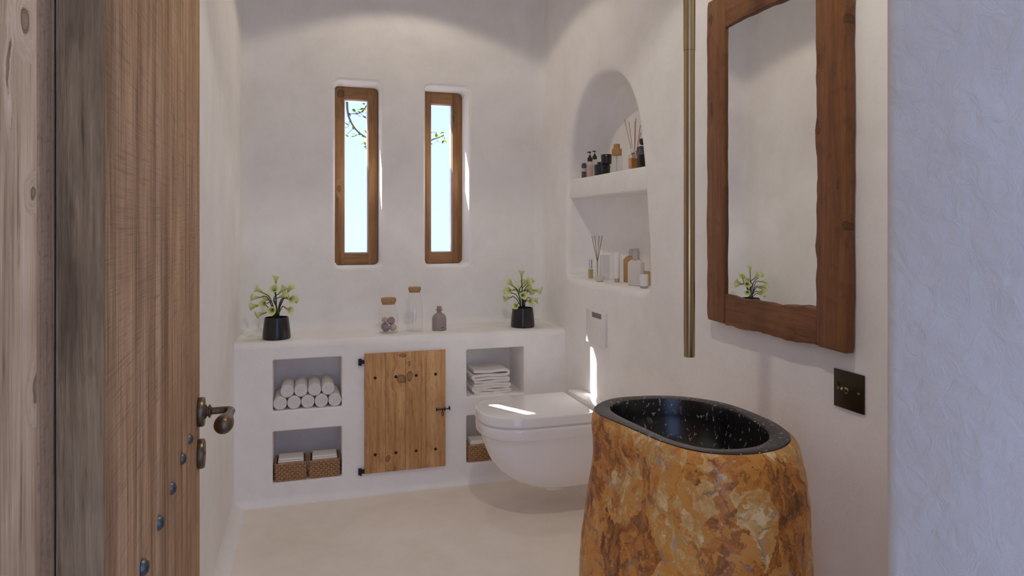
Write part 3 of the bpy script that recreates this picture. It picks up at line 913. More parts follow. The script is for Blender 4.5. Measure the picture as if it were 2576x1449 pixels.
nail = new_mesh('nail_head', lathe([(0, .0025), (.004, .002), (.0066, .0006), (.0068, 0)], 16), BLACK_IRON, 60)
for fx in (.127, .378, .628, .872):
    for zz in (onY(944, 951, BY - .015).z, onY(944, 1144, BY - .015).z):
        o = bpy.data.objects.new('nail_head', nail); COL.objects.link(o); o.parent = cup
        o.matrix_parent_inverse = Matrix.Translation(cup.location).inverted()
        o.matrix_basis = align((CX0 + (CX1 - CX0) * fx, BY - .0148, zz), (0, -1, 0))
for y in (910, 1185):
    p = onY(910, y, BY)
    bm = bmesh.new()
    add_box(bm, CX0 - .012, CX0 - .0005, BY - .013, BY - .0005, p.z - .008, p.z + .008, .001)
    add_box(bm, CX0 - .026, CX0 - .012, BY - .014, BY - .0005, p.z - .014, p.z + .014, .002)
    add_tube(bm, [(CX0 - .016, BY - .013, p.z - .015), (CX0 - .016, BY - .013, p.z + .015)], .004, 10)
    obj('hinge', bm, BLACK_IRON, cup)
p = onY(1114, 1029, BY - .02)
la = onY(1098, 1029, BY - .02).x; lb = onY(1132, 1029, BY - .02).x
lt = obj('latch', tube([(la, BY - .021, p.z), (lb, BY - .021, p.z)], .0022, 10), BLACK_IRON, cup, smooth=60)
for x in (la + .001, CX1 - .004, lb - .001):
    obj('latch_bracket', box(x - .002, x + .002, BY - .024, BY - (.0145 if x < CX1 else .0005), p.z - .007, p.z + .007, .0008), BLACK_IRON, lt)
bm = bmesh.new()
xc = p.x
add_tube(bm, [(xc, BY - .022, p.z), (xc - .001, BY - .024, p.z - .01)], .0016, 8)
add_tube(bm, [(xc - .001 + .0045 * sin(a), BY - .024, p.z - .020 - .009 * cos(a + pi)) for a in [2 * pi * k / 16 for k in range(17)]], .0014, 8, False)
obj('latch_ring', bm, BLACK_IRON, lt, smooth=60)
# ================================================================== small objects
def orient_y(w): return w
# --- rolled towels
def roll_mesh(r, L):
    bm = bmesh.new(); na, nr = 48, 22; th = r / 4.3
    rings = []
    for j in range(1, nr + 1):
        q_ = j / nr
        ring = []
        for i in range(na):
            a = 2 * pi * i / na
            rr = r * q_
            groove = abs(sin(pi * (rr / th - i / na)))
            y = .007 * (1 - groove ** .45) if q_ < .93 else 0
            if q_ > .9: y += .006 * ((q_ - .9) / .1) ** 2
            y += .0018 * (1 - q_)
            ring.append(bm.verts.new((rr * cos(a), y, rr * sin(a))))
        rings.append(ring)
    c0 = bm.verts.new((0, .003, 0))
    for i in range(na): bm.faces.new((c0, rings[0][i], rings[0][(i + 1) % na]))
    for y, s in ((.02, 1.005), (L * .5, .992), (L - .006, 1.0), (L, .9)):
        rings.append([bm.verts.new((r * s * (1 + .012 * sin(3 * 2 * pi * i / na + y * 40)) * cos(2 * pi * i / na), y, r * s * sin(2 * pi * i / na))) for i in range(na)])
    for A, B in zip(rings[:-1], rings[1:]): bridge(bm, A, B)
    bm.faces.new(rings[-1])
    bmesh.ops.recalc_face_normals(bm, faces=bm.faces[:])
    return new_mesh('rolled_towel', bm, TOWEL, 180)
ORD = ['first', 'second', 'third', 'fourth', 'fifth']
RR = (NX[0][1] - NX[0][0]) / 10.06
rm = roll_mesh(RR * .975, .175)
zb = NZU[0]
for i in range(9):
    low = i < 5
    k = i if low else i - 5
    x = NX[0][0] + RR * 1.03 + k * 2 * RR * 1.0 + (0 if low else RR)
    z = zb + RR * 1.0 + (0 if low else RR * 1.735)
    o = obj('rolled_towel', rm, None)
    o.location = (x, BY + .010 + .004 * random.random() + (.0 if low else .008), z)
    o.rotation_euler = (0, random.random() * 6.28, 0)
    cnt = (5 if low else 4) - 1 - k
    tag(o, 'white rolled towel in the %s row, %s from the cupboard door' % ('lower' if low else 'upper', ORD[cnt]), 'towel', 'rolled towels in the niche')

# --- folded towels
def folded_mesh(name, w, dep, th, hts, seed):
    """snake-folded cloth: hts are the heights of the four layers"""
    random.seed(seed)
    P = []
    def layer(z, a, b, n=9):
        for k in range(n + 1):
            t = k / n
            P.append(Vector((a + (b - a) * t, z + .0018 * sin(7 * t + seed + z * 90))))
    def turn(x, z0, z1, sgn, n=6):
        r = (z1 - z0) / 2
        for k in range(1, n): 
            a = -pi / 2 + pi * k / n
            P.append(Vector((x + sgn * r * 1.25 * cos(a), (z0 + z1) / 2 + r * sin(a))))
    z = hts
    layer(z[0], -w / 2 + .004, w / 2 - .006); turn(w / 2 - .006, z[0], z[1], 1)
    layer(z[1], w / 2 - .006, -w / 2 + .006); turn(-w / 2 + .006, z[1], z[2], -1)
    layer(z[2], -w / 2 + .006, w / 2 - .008); turn(w / 2 - .008, z[2], z[3], 1)
    layer(z[3], w / 2 - .008, -w / 2 + .002)
    n = len(P); L1, L2 = [], []
    for i in range(n):
        d = (P[min(i + 1, n - 1)] - P[max(i - 1, 0)]).normalized(); nn = Vector((-d.y, d.x))
        L1.append(P[i] + nn * th / 2); L2.append(P[i] - nn * th / 2)
    ring = L1 + L2[::-1]
    bm = bmesh.new(); rows = []
    for y, ins in ((0, 0), (dep, 0)):
        rows.append([bm.verts.new((p.x, y, p.y)) for p in ring])
    bridge(bm, rows[0], rows[1])
    m = len(ring)
    for R, fl in ((rows[0], 1), (rows[1], -1)):
        for i in range(n - 1):
            f = (R[i], R[i + 1], R[m - 2 - i], R[m - 1 - i]); bm.faces.new(f if fl > 0 else f[::-1])
    bmesh.ops.recalc_face_normals(bm, faces=bm.faces[:])
    return new_mesh(name, bm, TOWEL, 60)
fx = (onY(1187, 990, BY + .03).x + onY(1283, 990, BY + .03).x) / 2
fw = onY(1283, 990, BY + .03).x - onY(1187, 990, BY + .03).x
t1 = obj('folded_towel', folded_mesh('folded_towel', fw - .01, .15, .0115, [.006, .0185, .032, .0445], 1), None)
t1.location = (fx + .004, BY + .03, NZU[0]); tag(t1, 'white folded towel at the bottom of the two-towel pile', 'towel', 'folded towels in the niche')
t2 = obj('folded_towel', folded_mesh('folded_towel', fw - .018, .15, .0125, [.0065, .021, .036, .055], 2), None)
t2.location = (fx, BY + .032, NZU[0] + .0515); tag(t2, 'white folded towel on top of the two-towel pile', 'towel', 'folded towels in the niche')

# --- woven baskets with folded cloths
WICKER, nt, n_, l_ = nodes_of('wicker')
v = objvec(nt)
c = ramp(nt, noise_tex(nt, vmath(nt, 'MULTIPLY', v, (1, 1, 3)).outputs[0], 210, 2).outputs[0], [(.3, (.26, .13, .055)), (.5, (.42, .235, .115)), (.72, (.58, .37, .20))])
finish(nt, c, .7, 0, noise_tex(nt, v, 400, 2).outputs[0], .3, .002, spec=.3)
WICKER_IN = mat_plain('wicker_shade', (.10, .05, .024), .9, var=.3, vs=120)  # dark backing colour that paints the shade between the strands
def basket_mesh(w, d, h):
    """horizontal strands woven in and out of upright stakes, around a liner coloured dark as shade in the gaps"""
    bm = bmesh.new(); rc = .008; nh = 8; rs = h / nh * .53
    w2, d2 = w - 2 * .0055, d - 2 * .0055
    L = rrect(-w2 / 2, w2 / 2, -d2 / 2, d2 / 2, rc, 4)
    segs = [(L[i], L[(i + 1) % len(L)]) for i in range(len(L))]
    per = sum((b_ - a_).length for a_, b_ in segs)
    ns = 2 * int(per / .0105 / 2); M_ = ns * 4
    pts = []
    for k in range(M_):
        s_ = per * k / M_
        for a_, b_ in segs:
            l = (b_ - a_).length
            if s_ <= l and l > 1e-9:
                e = (b_ - a_) / l; pts.append((a_ + e * s_, Vector((e.y, -e.x)))); break
            s_ -= l
        else: pts.append((L[0], Vector((1, 0))))
    for k in range(0, M_, 4):
        p, n = pts[k]
        add_tube(bm, [(p.x, p.y, .001), (p.x, p.y, h)], .0022, 5, False)
    for j in range(nh):
        z = h * (j + .5) / nh
        ring = []
        for k, (p, n) in enumerate(pts):
            o = .0030 * cos(pi * k / 4 + pi * j)
            ring.append((p + n * o, n, k))
        rows = []
        for c_ in range(6):
            t = 2 * pi * c_ / 6
            rows.append([bm.verts.new((q.x + n.x * .0024 * cos(t), q.y + n.y * .0024 * cos(t), z + rs * .92 * sin(t))) for q, n, k in ring])
        for c_ in range(6): bridge(bm, rows[c_], rows[(c_ + 1) % 6])
    bmesh.ops.recalc_face_normals(bm, faces=bm.faces[:])
    nf = len(bm.faces)
    t = .0045
    A = offset_loop(ccw(L), -t); B = offset_loop(ccw(L), -t - .002)
    R = [[bm.verts.new((p.x, p.y, z)) for p in Q] for Q, z in ((A, .0006), (A, h - .001), (B, h - .001), (B, .004))]
    for u_, v_ in zip(R[:-1], R[1:]): bridge(bm, u_, v_)
    bm.faces.new(R[-1]); bm.faces.new(R[0][::-1])
    bm.faces.ensure_lookup_table()
    for f in bm.faces[nf:]: f.material_index = 1
    return new_mesh('woven_wall', bm, [WICKER, WICKER_IN], 60)
nw = NX[0][1] - NX[0][0]
BW, BD, BH = nw / 2 - .006, .125, .074
bmsh = basket_mesh(BW, BD, BH)
rimm = bmesh.new()
q = [(sx_ * (BW / 2 - .0055), sy_ * (BD / 2 - .0055)) for sx_, sy_ in ((-1, -1), (1, -1), (1, 1), (-1, 1), (-1, -1))]
for a, b in zip(q[:-1], q[1:]): add_tube(rimm, [(a[0], a[1], BH), (b[0], b[1], BH)], .0034, 8)
rimesh = new_mesh('rim', rimm, WICKER, 60)
spots = [(NX[0][0] + nw * .25 + .001, 'woven wicker basket of folded cloths on the side away from the cupboard door'),
         (NX[0][0] + nw * .75 - .001, 'woven wicker basket of folded cloths next to the cupboard door, below rolled towels'),
         (NX[1][0] + BW / 2 + .005, 'woven wicker basket in the niche behind the toilet')]
clabs = ['white folded cloth in the basket on the side away from the cupboard door', 'white folded cloth in the basket right beside the cupboard door', 'white folded cloth in the basket behind the toilet']
def cloth_mesh(w, d):
    bm = bmesh.new()
    for k, (z0, z1, ins) in enumerate(((.0, .0075, 0), (.008, .0155, .002), (.016, .0235, .001), (.024, .033, .003))):
        b = bmesh.new(); add_box(b, -w / 2 + ins, w / 2 - ins * 1.5, -d / 2 + ins, d / 2 - ins, z0, z1, .0034, 3)
        for v_ in b.verts: v_.co.z += .0014 * noise.noise(v_.co * 40)
        merge(bm, b)
    return new_mesh('folded_cloth', bm, TOWEL, 60)
cm = cloth_mesh(BW - .028, BD - .045)
for k, (x, lab) in enumerate(spots):
    t = thing('woven_basket', lab, 'basket', (x, BY + BD / 2 + .010, NZL[0] + .0006), group='woven baskets in the niches')
    obj('woven_wall', bmsh, None, t, local=True)['kind'] = 'stuff'; obj('rim', rimesh, None, t, local=True)
    c_ = obj('folded_cloth', cm, None); c_.location = (x + .001, BY + BD / 2 - .004, NZL[0] + .062)
    tag(c_, clabs[k], 'cloth', 'cloths in the baskets')
    obj('base_fold', box(-BW / 2 + .018, BW / 2 - .018, -BD / 2 + .03, BD / 2 - .03, -.057, .001, .006), TOWEL, c_, local=True)

# --- potted flowers
PETAL, nt, n_, l_ = nodes_of('lily_petal')
v = objvec(nt)
spz = N(nt, 'ShaderNodeSeparateXYZ'); l_.new(v, spz.inputs[0])
c = ramp(nt, fmath(nt, 'MULTIPLY', spz.outputs[2], 22), [(.0, (.10, .15, .02)), (.25, (.34, .42, .09)), (.6, (.60, .66, .26)), (1, (.74, .77, .44))])
p = finish(nt, c, .5, 0, noise_tex(nt, v, 120, 2).outputs[0], .15, .001)
fm = lathe([(.0022, 0), (.003, .006), (.0048, .014), (.0075, .024), (.0115, .033), (.0162, .040), (.0185, .043), (.0182, .0434), (.0150, .0402), (.0105, .033), (.0066, .024), (.0038, .014), (.0015, .008)], 14)
for v_ in fm.verts:
    a = atan2(v_.co.y, v_.co.x); r = v_.co.xy.length
    if r > .008:
        k_ = (r - .008) / .0105
        v_.co.z += k_ * .0045 * cos(a); v_.co.x *= 1 + .10 * k_ * cos(3 * a); v_.co.y *= 1 + .10 * k_ * cos(3 * a)
flower_me = new_mesh('flower', fm, PETAL, 180)
# (dx, dy, dz) of the throat base and the pointing direction, metres, y towards the back wall
FL = [((-.003, .004, .142), (0, .05, 1)), ((-.006, -.020, .108), (-.05, -.75, .55)), ((-.052, .006, .106), (-.75, .0, .55)), ((-.063, -.004, .091), (-1, -.15, .0)),
      ((-.034, -.030, .067), (-.45, -.85, .05)), ((-.066, .010, .055), (-1, .05, -.1)), ((-.044, -.016, .024), (-.75, -.35, -.15)), ((-.012, -.040, .040), (-.12, -1, .0)),
      ((.004, .018, .099), (.62, .25, .6)), ((.041, .010, .104), (.5, -.3, .7)), ((.005, -.008, .086), (.85, -.25, .4)), ((.045, -.022, .086), (.5, -.8, -.05)),
      ((.044, .016, .078), (.95, .2, -.1)), ((.034, -.018, .045), (.65, -.7, -.25)), ((.02, .04, .075), (.3, .9, .3)), ((-.03, .04, .07), (-.4, .85, .3))]
def make_plant(label, loc, rz):
    t = thing('potted_lily', label, 'plant', loc, rz, group='potted lilies on the ledge')
    obj('pot', lathe([(0, 0), (.054, 0), (.0585, .004), (.0595, .012), (.0575, .035), (.0535, .07), (.0505, .092), (.0495, .0945), (.047, .0945), (.0465, .09), (.047, .08), (0, .078)], 44), POT_M, t, smooth=40, local=True)
    obj('soil', lathe([(0, .085), (.02, .086), (.0462, .083)], 20), SOIL, t, smooth=180, local=True)
    for i, (b, d) in enumerate(FL):
        d = Vector(d).normalized(); b = Vector(b) + Vector((0, 0, .093))
        s = Vector((b.x * .22, b.y * .22, .082))
        m1 = Vector((b.x * .28, b.y * .28, .082 + (b.z - .082) * .5))
        m2 = b - d * max(.012, .35 * (b - s).length * .6)
        m2.z = max(m2.z, .088)
        obj('stem', tube(smooth_pts([s, m1, m2, b + d * .003], 5), .0019, 7), STEM_M, t, smooth=180, local=True)
        o = obj('flower', flower_me, None, t, local=True)
        o.matrix_basis = align(b, d) @ Matrix.Rotation(i * 1.3, 4, 'Z') @ Matrix.Scale(.92 + .16 * ((i * 37) % 10) / 10, 4)
    return t
p = onZ(697, 848, BZ); make_plant('pale green lilies in a black pot above the rolled towels', (p.x, BY + .093, BZ), 0)
p = onZ(1306.5, 818, BZ); make_plant('pale green lilies in a black pot beside the arched niche wall', (p.x, BY + .118, BZ), radians(24))

# --- glass jars on the ledge
def lid_cork(t, r, z, h):
    return obj('cork_lid', lathe([(0, z - h * .5), (r * .92, z - h * .5), (r * .94, z), (r * 1.04, z + .001), (r * 1.06, z + h * .2), (r * 1.06, z + h * .8), (r, z + h), (0, z + h)], 32), CORK, t, smooth=40, local=True)
p = onZ(971, 828, BZ)
t = thing('glass_jar', 'squat corked glass jar holding dusky round stones', 'jar', (p.x, BY + .12, BZ))
sc_ = 3.02 / F
r1 = 25.5 * sc_
obj('glass', lathe([(0, .0015), (r1 * .9, .0015), (r1 * .97, .006), (r1, .02), (r1, .075), (r1 * .95, .095), (r1 * .76, .118), (r1 * .70, .128), (r1 * .70, .142),
                    (r1 * .66, .142), (r1 * .66, .128), (r1 * .72, .117), (r1 * .90, .094), (r1 * .95, .075), (r1 * .95, .02), (r1 * .9, .008), (0, .008)], 40), GLASS, t, smooth=60, local=True)
lid_cork(t, r1 * .72, .142, .020)
BATH = [mat_plain('stone_%s' % nm, c_, .75, var=.12, vs=60, bump=.2) for nm, c_ in (('rose', (.42, .27, .26)), ('mauve', (.30, .22, .29)), ('cream', (.55, .45, .39)))]
for k, (dx, dy, dz, r, mi, lb) in enumerate(((-.014, -.016, .0265, .0185, 1, 'round mauve stone low in the squat glass jar'), (.020, -.006, .0245, .0165, 2, 'round cream stone low in the squat glass jar'),
                                         (-.016, .018, .0275, .0180, 0, 'round rose stone at the back of the squat glass jar'), (.012, .004, .0545, .0185, 0, 'round rose stone on top in the squat glass jar'),
                                         (-.018, .000, .0600, .0135, 2, 'small cream stone on top in the squat glass jar'))):
    bm = bmesh.new(); bmesh.ops.create_icosphere(bm, subdivisions=3, radius=r)
    for v_ in bm.verts: v_.co *= 1 + .05 * noise.noise(v_.co * 70 + Vector((k, 0, 0)))
    o = obj('round_stone', bm, BATH[mi], smooth=180); o.location = (p.x + dx, BY + .12 + dy, BZ + dz)
    tag(o, lb, 'stone', 'stones in the glass jar')
p = onZ(1035.5, 826, BZ)
t = thing('glass_jar', 'tall empty glass jar with cork stopper', 'jar', (p.x, BY + .125, BZ))
r2 = 21.5 * sc_
obj('glass', lathe([(0, .0015), (r2 * .93, .0015), (r2, .006), (r2, .13), (r2 * .93, .15), (r2 * .76, .166), (r2 * .72, .172), (r2 * .72, .192), (r2 * .68, .192), (r2 * .68, .172),
                    (r2 * .72, .165), (r2 * .88, .149), (r2 * .95, .13), (r2 * .95, .012), (0, .010)], 40), GLASS, t, smooth=60, local=True)
lid_cork(t, r2 * .72, .192, .017)
p = onZ(1097, 824, BZ)
t = thing('stoneware_bottle', 'small greige stopper bottle beside the tall glass jar', 'bottle', (p.x, BY + .13, BZ))
GREIGE = mat_plain('greige_glaze', (.33, .27, .26), .45, var=.05)
r3 = 19 * sc_
bt = obj('bottle_body', lathe([(0, 0), (r3 * .97, 0), (r3, .003), (r3, .055), (r3 * .93, .065), (r3 * .75, .074), (r3 * .4, .081), (r3 * .34, .085), (r3 * .34, .101), (0, .101)], 40), GREIGE, t, smooth=40, local=True)
obj('neck_ring', lathe([(r3 * .34, .096), (r3 * .52, .0965), (r3 * .54, .098), (r3 * .34, .0995)], 30), GREIGE, bt, smooth=60, local=True)
obj('cork_stopper', lathe([(r3 * .33, .101), (r3 * .35, .102), (r3 * .35, .112), (r3 * .31, .1135), (0, .1135)], 24), mat_plain('pale_cork', (.42, .31, .23), .85, var=.2, vs=150), t, smooth=40, local=True)
bm = bmesh.new()
for k in range(6):
    a = -pi / 2 + .18 + k * .055
    add_box(bm, (r3 + .0003) * cos(a) - .0007, (r3 + .0003) * cos(a) + .0006, (r3 + .0003) * sin(a) - .0004, (r3 + .0003) * sin(a) + .0004, .0150, .0172 + .0006 * (k % 3))
obj('printed_mark', bm, BLACK_IRON, bt, local=True)

# ================================================================== toiletries in the arched niche
ZU, ZLO = HC + .2284, HC - .2375
CHROME = mat_plain('chrome', (.75, .74, .74), .12, 1.0, var=.02)
BAMBOO = mat_wood('bamboo', (.28, .13, .045), (.42, .21, .075), (.52, .29, .12), 'Z', 3, .5)
COPPER = mat_plain('copper_reed', (.40, .17, .10), .5, var=.1)
REED = mat_plain('reed', (.26, .17, .095), .8, var=.15, vs=200)
AMBER_L = mat_plain('amber_liquid', (.50, .19, .03), .15, var=.05)
DARK_L = mat_plain('dark_liquid', (.030, .020, .022), .15)
PINK_L = mat_plain('blush_liquid', (.62, .42, .33), .3)
YEL_L = mat_plain('pale_yellow_liquid', (.62, .50, .24), .2)
AMBER_P = mat_plain('amber_plastic', (.45, .25, .10), .35, var=.05)
GREY_P = mat_plain('grey_plastic', (.45, .42, .42), .4, var=.03)
FROST = mat_plain('white_frosted', (.66, .62, .61), .45, var=.02)
SMOKE = mat_glass('smoked_glass', (.35, .33, .36), base=.06)
TINTG = mat_glass('cool_glass', (.95, .955, .965), base=.035)
def up(x, X): p_ = onX(x, 430, X); return (X, p_.y, ZU)
def pxm(x, X): a_, b_, c_ = ray(x, 400); return (X / a_) / F
def pump(t, r, z, M, h=.028):
    obj('pump_collar', lathe([(0, z), (r, z), (r, z + h * .34), (r * .9, z + h * .36), (r * .5, z + h * .5), (r * .45, z + h * .62), (0, z + h * .62)], 20), M, t, smooth=40, local=True)
    bm = lathe([(0, z + h * .62), (r * .14, z + h * .62), (r * .14, z + h * .85), (r * .48, z + h * .88), (r * .5, z + h), (0, z + h)], 16)
    add_box(bm, -r * 1.15, 0, -r * .14, r * .14, z + h * .88, z + h * .98, .0006)
    obj('pump_head', bm, M, t, smooth=40, local=True)
def glass_bottle(t, r, h, shoulder, neck, M=TINTG, seg=28):
    return obj('glass', lathe([(0, .001), (r * .92, .001), (r, .004), (r, h - shoulder), (r * .9, h - shoulder * .5), (neck, h - .001), (neck, h)], seg), M, t, smooth=50, local=True)
def liquid(t, r, h, M):
    return obj('liquid', lathe([(0, .0035), (r * .9, .0035), (r * .9, h), (0, h)], 24), M, t, smooth=40, local=True)
X1 = 1.222
u1 = pxm(1480, X1)
t = thing('slim_bottle', 'slim clear glass bottle at the end of the arched shelf by the pump bottles', 'bottle', up(1469.5, X1))
glass_bottle(t, 6.5 * u1, .072, .012, .004, SMOKE)
obj('label_band', lathe([(6.6 * u1, .030), (6.65 * u1, .0302), (6.65 * u1, .046), (6.6 * u1, .0462)], 24), GREY_P, t, smooth=60, local=True)
obj('stopper', lathe([(0, .072), (.0042, .072), (.0048, .078), (.0042, .082), (0, .082)], 16), CHROME, t, smooth=40, local=True)
t = thing('pump_bottle', 'clear pump bottle with blush lotion and black pump', 'bottle', up(1484, X1))
glass_bottle(t, 9 * u1, .072, .008, .007); liquid(t, 9 * u1, .055, PINK_L); pump(t, .0115, .072, BLACK_PLASTIC, .045)
X2 = 1.268
t = thing('pump_bottle', 'clear pump bottle with black pump standing behind the blush one', 'bottle', up(1496, X2))
glass_bottle(t, 9 * pxm(1496, X2), .088, .008, .007); liquid(t, 9 * pxm(1496, X2), .05, FROST); pump(t, .0105, .088, BLACK_PLASTIC, .040)
X3 = 1.232
u3 = pxm(1515, X3)
def cream_jar(label, loc, r, h, mat_body=BLACK_PLASTIC):
    t = thing('cream_jar', label, 'jar', loc)
    obj('jar_body', lathe([(0, 0), (r * .92, 0), (r * .97, .003), (r * .97, h * .62), (0, h * .62)], 36), mat_body, t, smooth=40, local=True)
    obj('jar_lid', lathe([(0, h * .62), (r, h * .625), (r, h * .97), (r * .96, h), (0, h)], 36), BLACK_PLASTIC, t, smooth=40, local=True)
    return t
loc = up(1515, X3); cream_jar('wide glossy black cream jar at the bottom of the jar pair', loc, 20.5 * u3, .047)
cream_jar('smaller black cream jar standing on the wide black jar', (X3 + .002, onX(1525.5, 400, X3 + .002).y, ZU + .0471), 13.5 * u3, .041)
X4 = 1.285
cream_jar('small clear jar with black lid behind the black jars', up(1511, X4), 8.5 * pxm(1511, X4), .073, TINTG)
X5 = 1.218
u5 = pxm(1551, X5)
t = thing('pump_bottle', 'clear bottle with bamboo pump cap on the arched shelf', 'bottle', up(1551.5, X5))
glass_bottle(t, 14.5 * u5, .072, .006, .011)
obj('bamboo_collar', lathe([(0, .070), (12.4 * u5, .070), (12.4 * u5, .094), (11.6 * u5, .097), (7.8 * u5, .098), (7.8 * u5, .114), (6.8 * u5, .117), (0, .117)], 32), BAMBOO, t, smooth=40, local=True)
obj('pump_spout', tube([(0, 0, .110), (-.004, .012, .110), (-.006, .022, .108), (-.0065, .025, .104)], .0012, 8), CHROME, t, smooth=60, local=True)
obj('dip_tube', tube([(0, 0, .006), (0, 0, .072)], .0018, 8), GREY_P, t, local=True)
X6 = 1.212
u6 = pxm(1592, X6)
t = thing('perfume_bottle', 'square perfume bottle of amber liquid with pale cap', 'bottle', up(1592, X6))
hw6 = 9.5 * u6
obj('glass', box(-hw6, hw6, -hw6, hw6, .0005, .058, .003), TINTG, t, smooth=40, local=True)
obj('liquid', box(-hw6 * .86, hw6 * .86, -hw6 * .86, hw6 * .86, .004, .043, .002), AMBER_L, t, local=True)
obj('copper_neck', lathe([(0, .058), (.0055, .058), (.0058, .064), (0, .064)], 16), COPPER, t, smooth=40, local=True)
obj('cap', lathe([(0, .064), (.0078, .064), (.0078, .081), (.007, .082), (0, .082)], 20), FROST, t, smooth=40, local=True)
X7 = 1.222
t = thing('dark_bottle', 'tall dark square bottle with black cap beside the amber perfume', 'bottle', up(1615, X7))
u7 = pxm(1615, X7); h7 = 9.5 * u7
obj('glass', box(-h7, h7, -h7, h7, .0005, .082, .003), SMOKE, t, smooth=40, local=True)
obj('liquid', box(-h7 * .88, h7 * .88, -h7 * .88, h7 * .88, .004, .05, .002), DARK_L, t, local=True)
obj('shoulder_plate', box(-h7 * 1.02, h7 * 1.02, -h7 * 1.02, h7 * 1.02, .0822, .0862, .001), FROST, t, smooth=40, local=True)
obj('cap', lathe([(0, .0862), (.0065, .0862), (.0065, .092), (.0095, .093), (.0095, .112), (0, .113)], 20), BLACK_PLASTIC, t, smooth=40, local=True)
X8 = 1.290
t = thing('reed_diffuser', 'glass reed diffuser with copper sticks on the arched shelf', 'diffuser', up(1596, X8))
u8 = pxm(1596, X8)
glass_bottle(t, 9 * u8, .085, .012, .009); liquid(t, 9 * u8, .05, AMBER_L)
obj('collar', lathe([(.0095, .084), (.017, .085), (.017, .090), (.0095, .091)], 24), FROST, t, smooth=40, local=True)
base8 = Vector(up(1596, X8))
for x, y in ((1571, 300), (1582, 307), (1597, 305), (1600, 297), (1611, 315), (1612, 333)):
    tip = onX(x, y, X8 + .004 * ((x % 3) - 1)) - base8
    obj('reed', tube([(-.1 * tip.x, -.12 * tip.y, .010), tip], .0013, 7), COPPER, t, smooth=60, local=True)

# lower compartment
def lo(x, y): p_ = onZ(x, y, ZLO); return (p_.x, p_.y, ZLO)
def um(loc): return (loc[0] * ST + loc[1] * CT) / F
L_ = lo(1486, 701); k = um(L_)
t = thing('perfume_bottle', 'tiny yellow perfume bottle with silver cap in the lower niche', 'bottle', L_)
obj('glass', box(-5.5 * k, 5.5 * k, -5.5 * k, 5.5 * k, .0005, 27 * k, .0015), TINTG, t, smooth=40, local=True)
obj('liquid', box(-4.8 * k, 4.8 * k, -4.8 * k, 4.8 * k, .003, 24 * k, .001), YEL_L, t, local=True)
obj('cap', lathe([(0, 27 * k), (4.6 * k, 27 * k), (4.6 * k, 48 * k), (0, 48.5 * k)], 20), CHROME, t, smooth=40, local=True)
L_ = lo(1503, 703); k = um(L_)
t = thing('reed_diffuser', 'clear flask diffuser with tan reeds in the lower niche', 'diffuser', L_)
obj('glass', lathe([(0, .001), (10 * k, .001), (10.5 * k, 3 * k), (9 * k, 18 * k), (5 * k, 32 * k), (3.6 * k, 38 * k), (3.6 * k, 42 * k), (5 * k, 43 * k)], 28), TINTG, t, smooth=50, local=True)
bz = Vector(L_)
for x, y, dx in ((1489, 594, 5), (1496, 594, 7), (1507, 592.5, -2), (1515, 593, -7)):
    tip = onX(x, y, L_[0]) - bz
    obj('reed', tube([(dx * k * .4, -dx * k * -1.0, .003), (0, -.0006 * dx * .3, 40 * k), tip], .0014, 7), REED, t, smooth=60, local=True)
L_ = lo(1521, 703); k = um(L_)
t = thing('glass_tumbler', 'tall clear glass tumbler behind the little white dish', 'glass', L_)
obj('glass', lathe([(0, .001), (12.6 * k, .001), (13 * k, .004), (13 * k, 61 * k), (12.6 * k, 61.5 * k), (12.2 * k, 61 * k), (12.2 * k, .006), (0, .006)], 32), TINTG, t, smooth=50, local=True)
L_ = lo(1511.5, 707.5); k = um(L_)
L2_ = (L_[0] - .010, L_[1] - .012, ZLO)
bm = lathe([(0, .0003), (6.5 * k, .0003), (9 * k, 2.5 * k), (11.8 * k, 9 * k), (12.5 * k, 14 * k), (11.8 * k, 14.4 * k), (11 * k, 9.5 * k), (8 * k, 4 * k), (0, 3 * k)], 32)
o = obj('small_dish', bm, FROST, smooth=60); o.location = L2_; tag(o, 'little white dish in the lower niche by the tan reeds', 'dish')
L_ = lo(1552, 709.5); k = um(L_)
t = thing('cream_tube', 'slim white cream tube standing on its grey cap', 'tube', L_)
bm = bmesh.new(); prev = None
for z, rx, ry in ((10, 6.6, 6.6), (12, 6.8, 6.8), (35, 5.8, 6.9), (60, 3.6, 7.0), (74, 1.2, 7.1), (76, 1.0, 7.0)):
    R = [bm.verts.new((rx * k * cos(2 * pi * i / 24), ry * k * sin(2 * pi * i / 24), z * k)) for i in range(24)]
    if prev: bridge(bm, prev, R)
    else: bm.faces.new(R[::-1])
    prev = R
bm.faces.new(prev)
obj('tube_body', bm, WHITE_SATIN, t, smooth=50, local=True).rotation_euler = (0, 0, radians(55))
obj('cap', lathe([(0, .0003), (6.3 * k, .0003), (6.5 * k, 1 * k), (6.5 * k, 10 * k), (0, 10 * k)], 24), GREY_P, t, smooth=40, local=True)
def bottle_box(name, label, L_, hw, hd, h, hs, cap, M, CM, rz=0):
    t = thing(name, label, 'bottle', L_, rz)
    bm = bmesh.new(); prev = None
    for z, s in ((0, .97), (.0015, 1), (h, 1), (h + hs * .5, .80), (h + hs, .50)):
        R = [bm.verts.new((p_.x, p_.y, z + .0003)) for p_ in rrect(-hw * s, hw * s, -hd * max(s, .62), hd * max(s, .62), min(hw, hd) * .3, 4)]
        if prev: bridge(bm, prev, R)
        else: bm.faces.new(R[::-1])
        prev = R
    bm.faces.new(prev)
    obj('bottle_body', bm, M, t, smooth=38, local=True)
    obj('cap', lathe([(0, h + hs), (cap[0], h + hs), (cap[0], h + hs + cap[1] * .72), (cap[0] * .86, h + hs + cap[1] * .74), (cap[0] * .86, h + hs + cap[1]), (0, h + hs + cap[1])], 28), CM, t, smooth=38, local=True)
    return t
L_ = lo(1600, 718); k = um(L_)
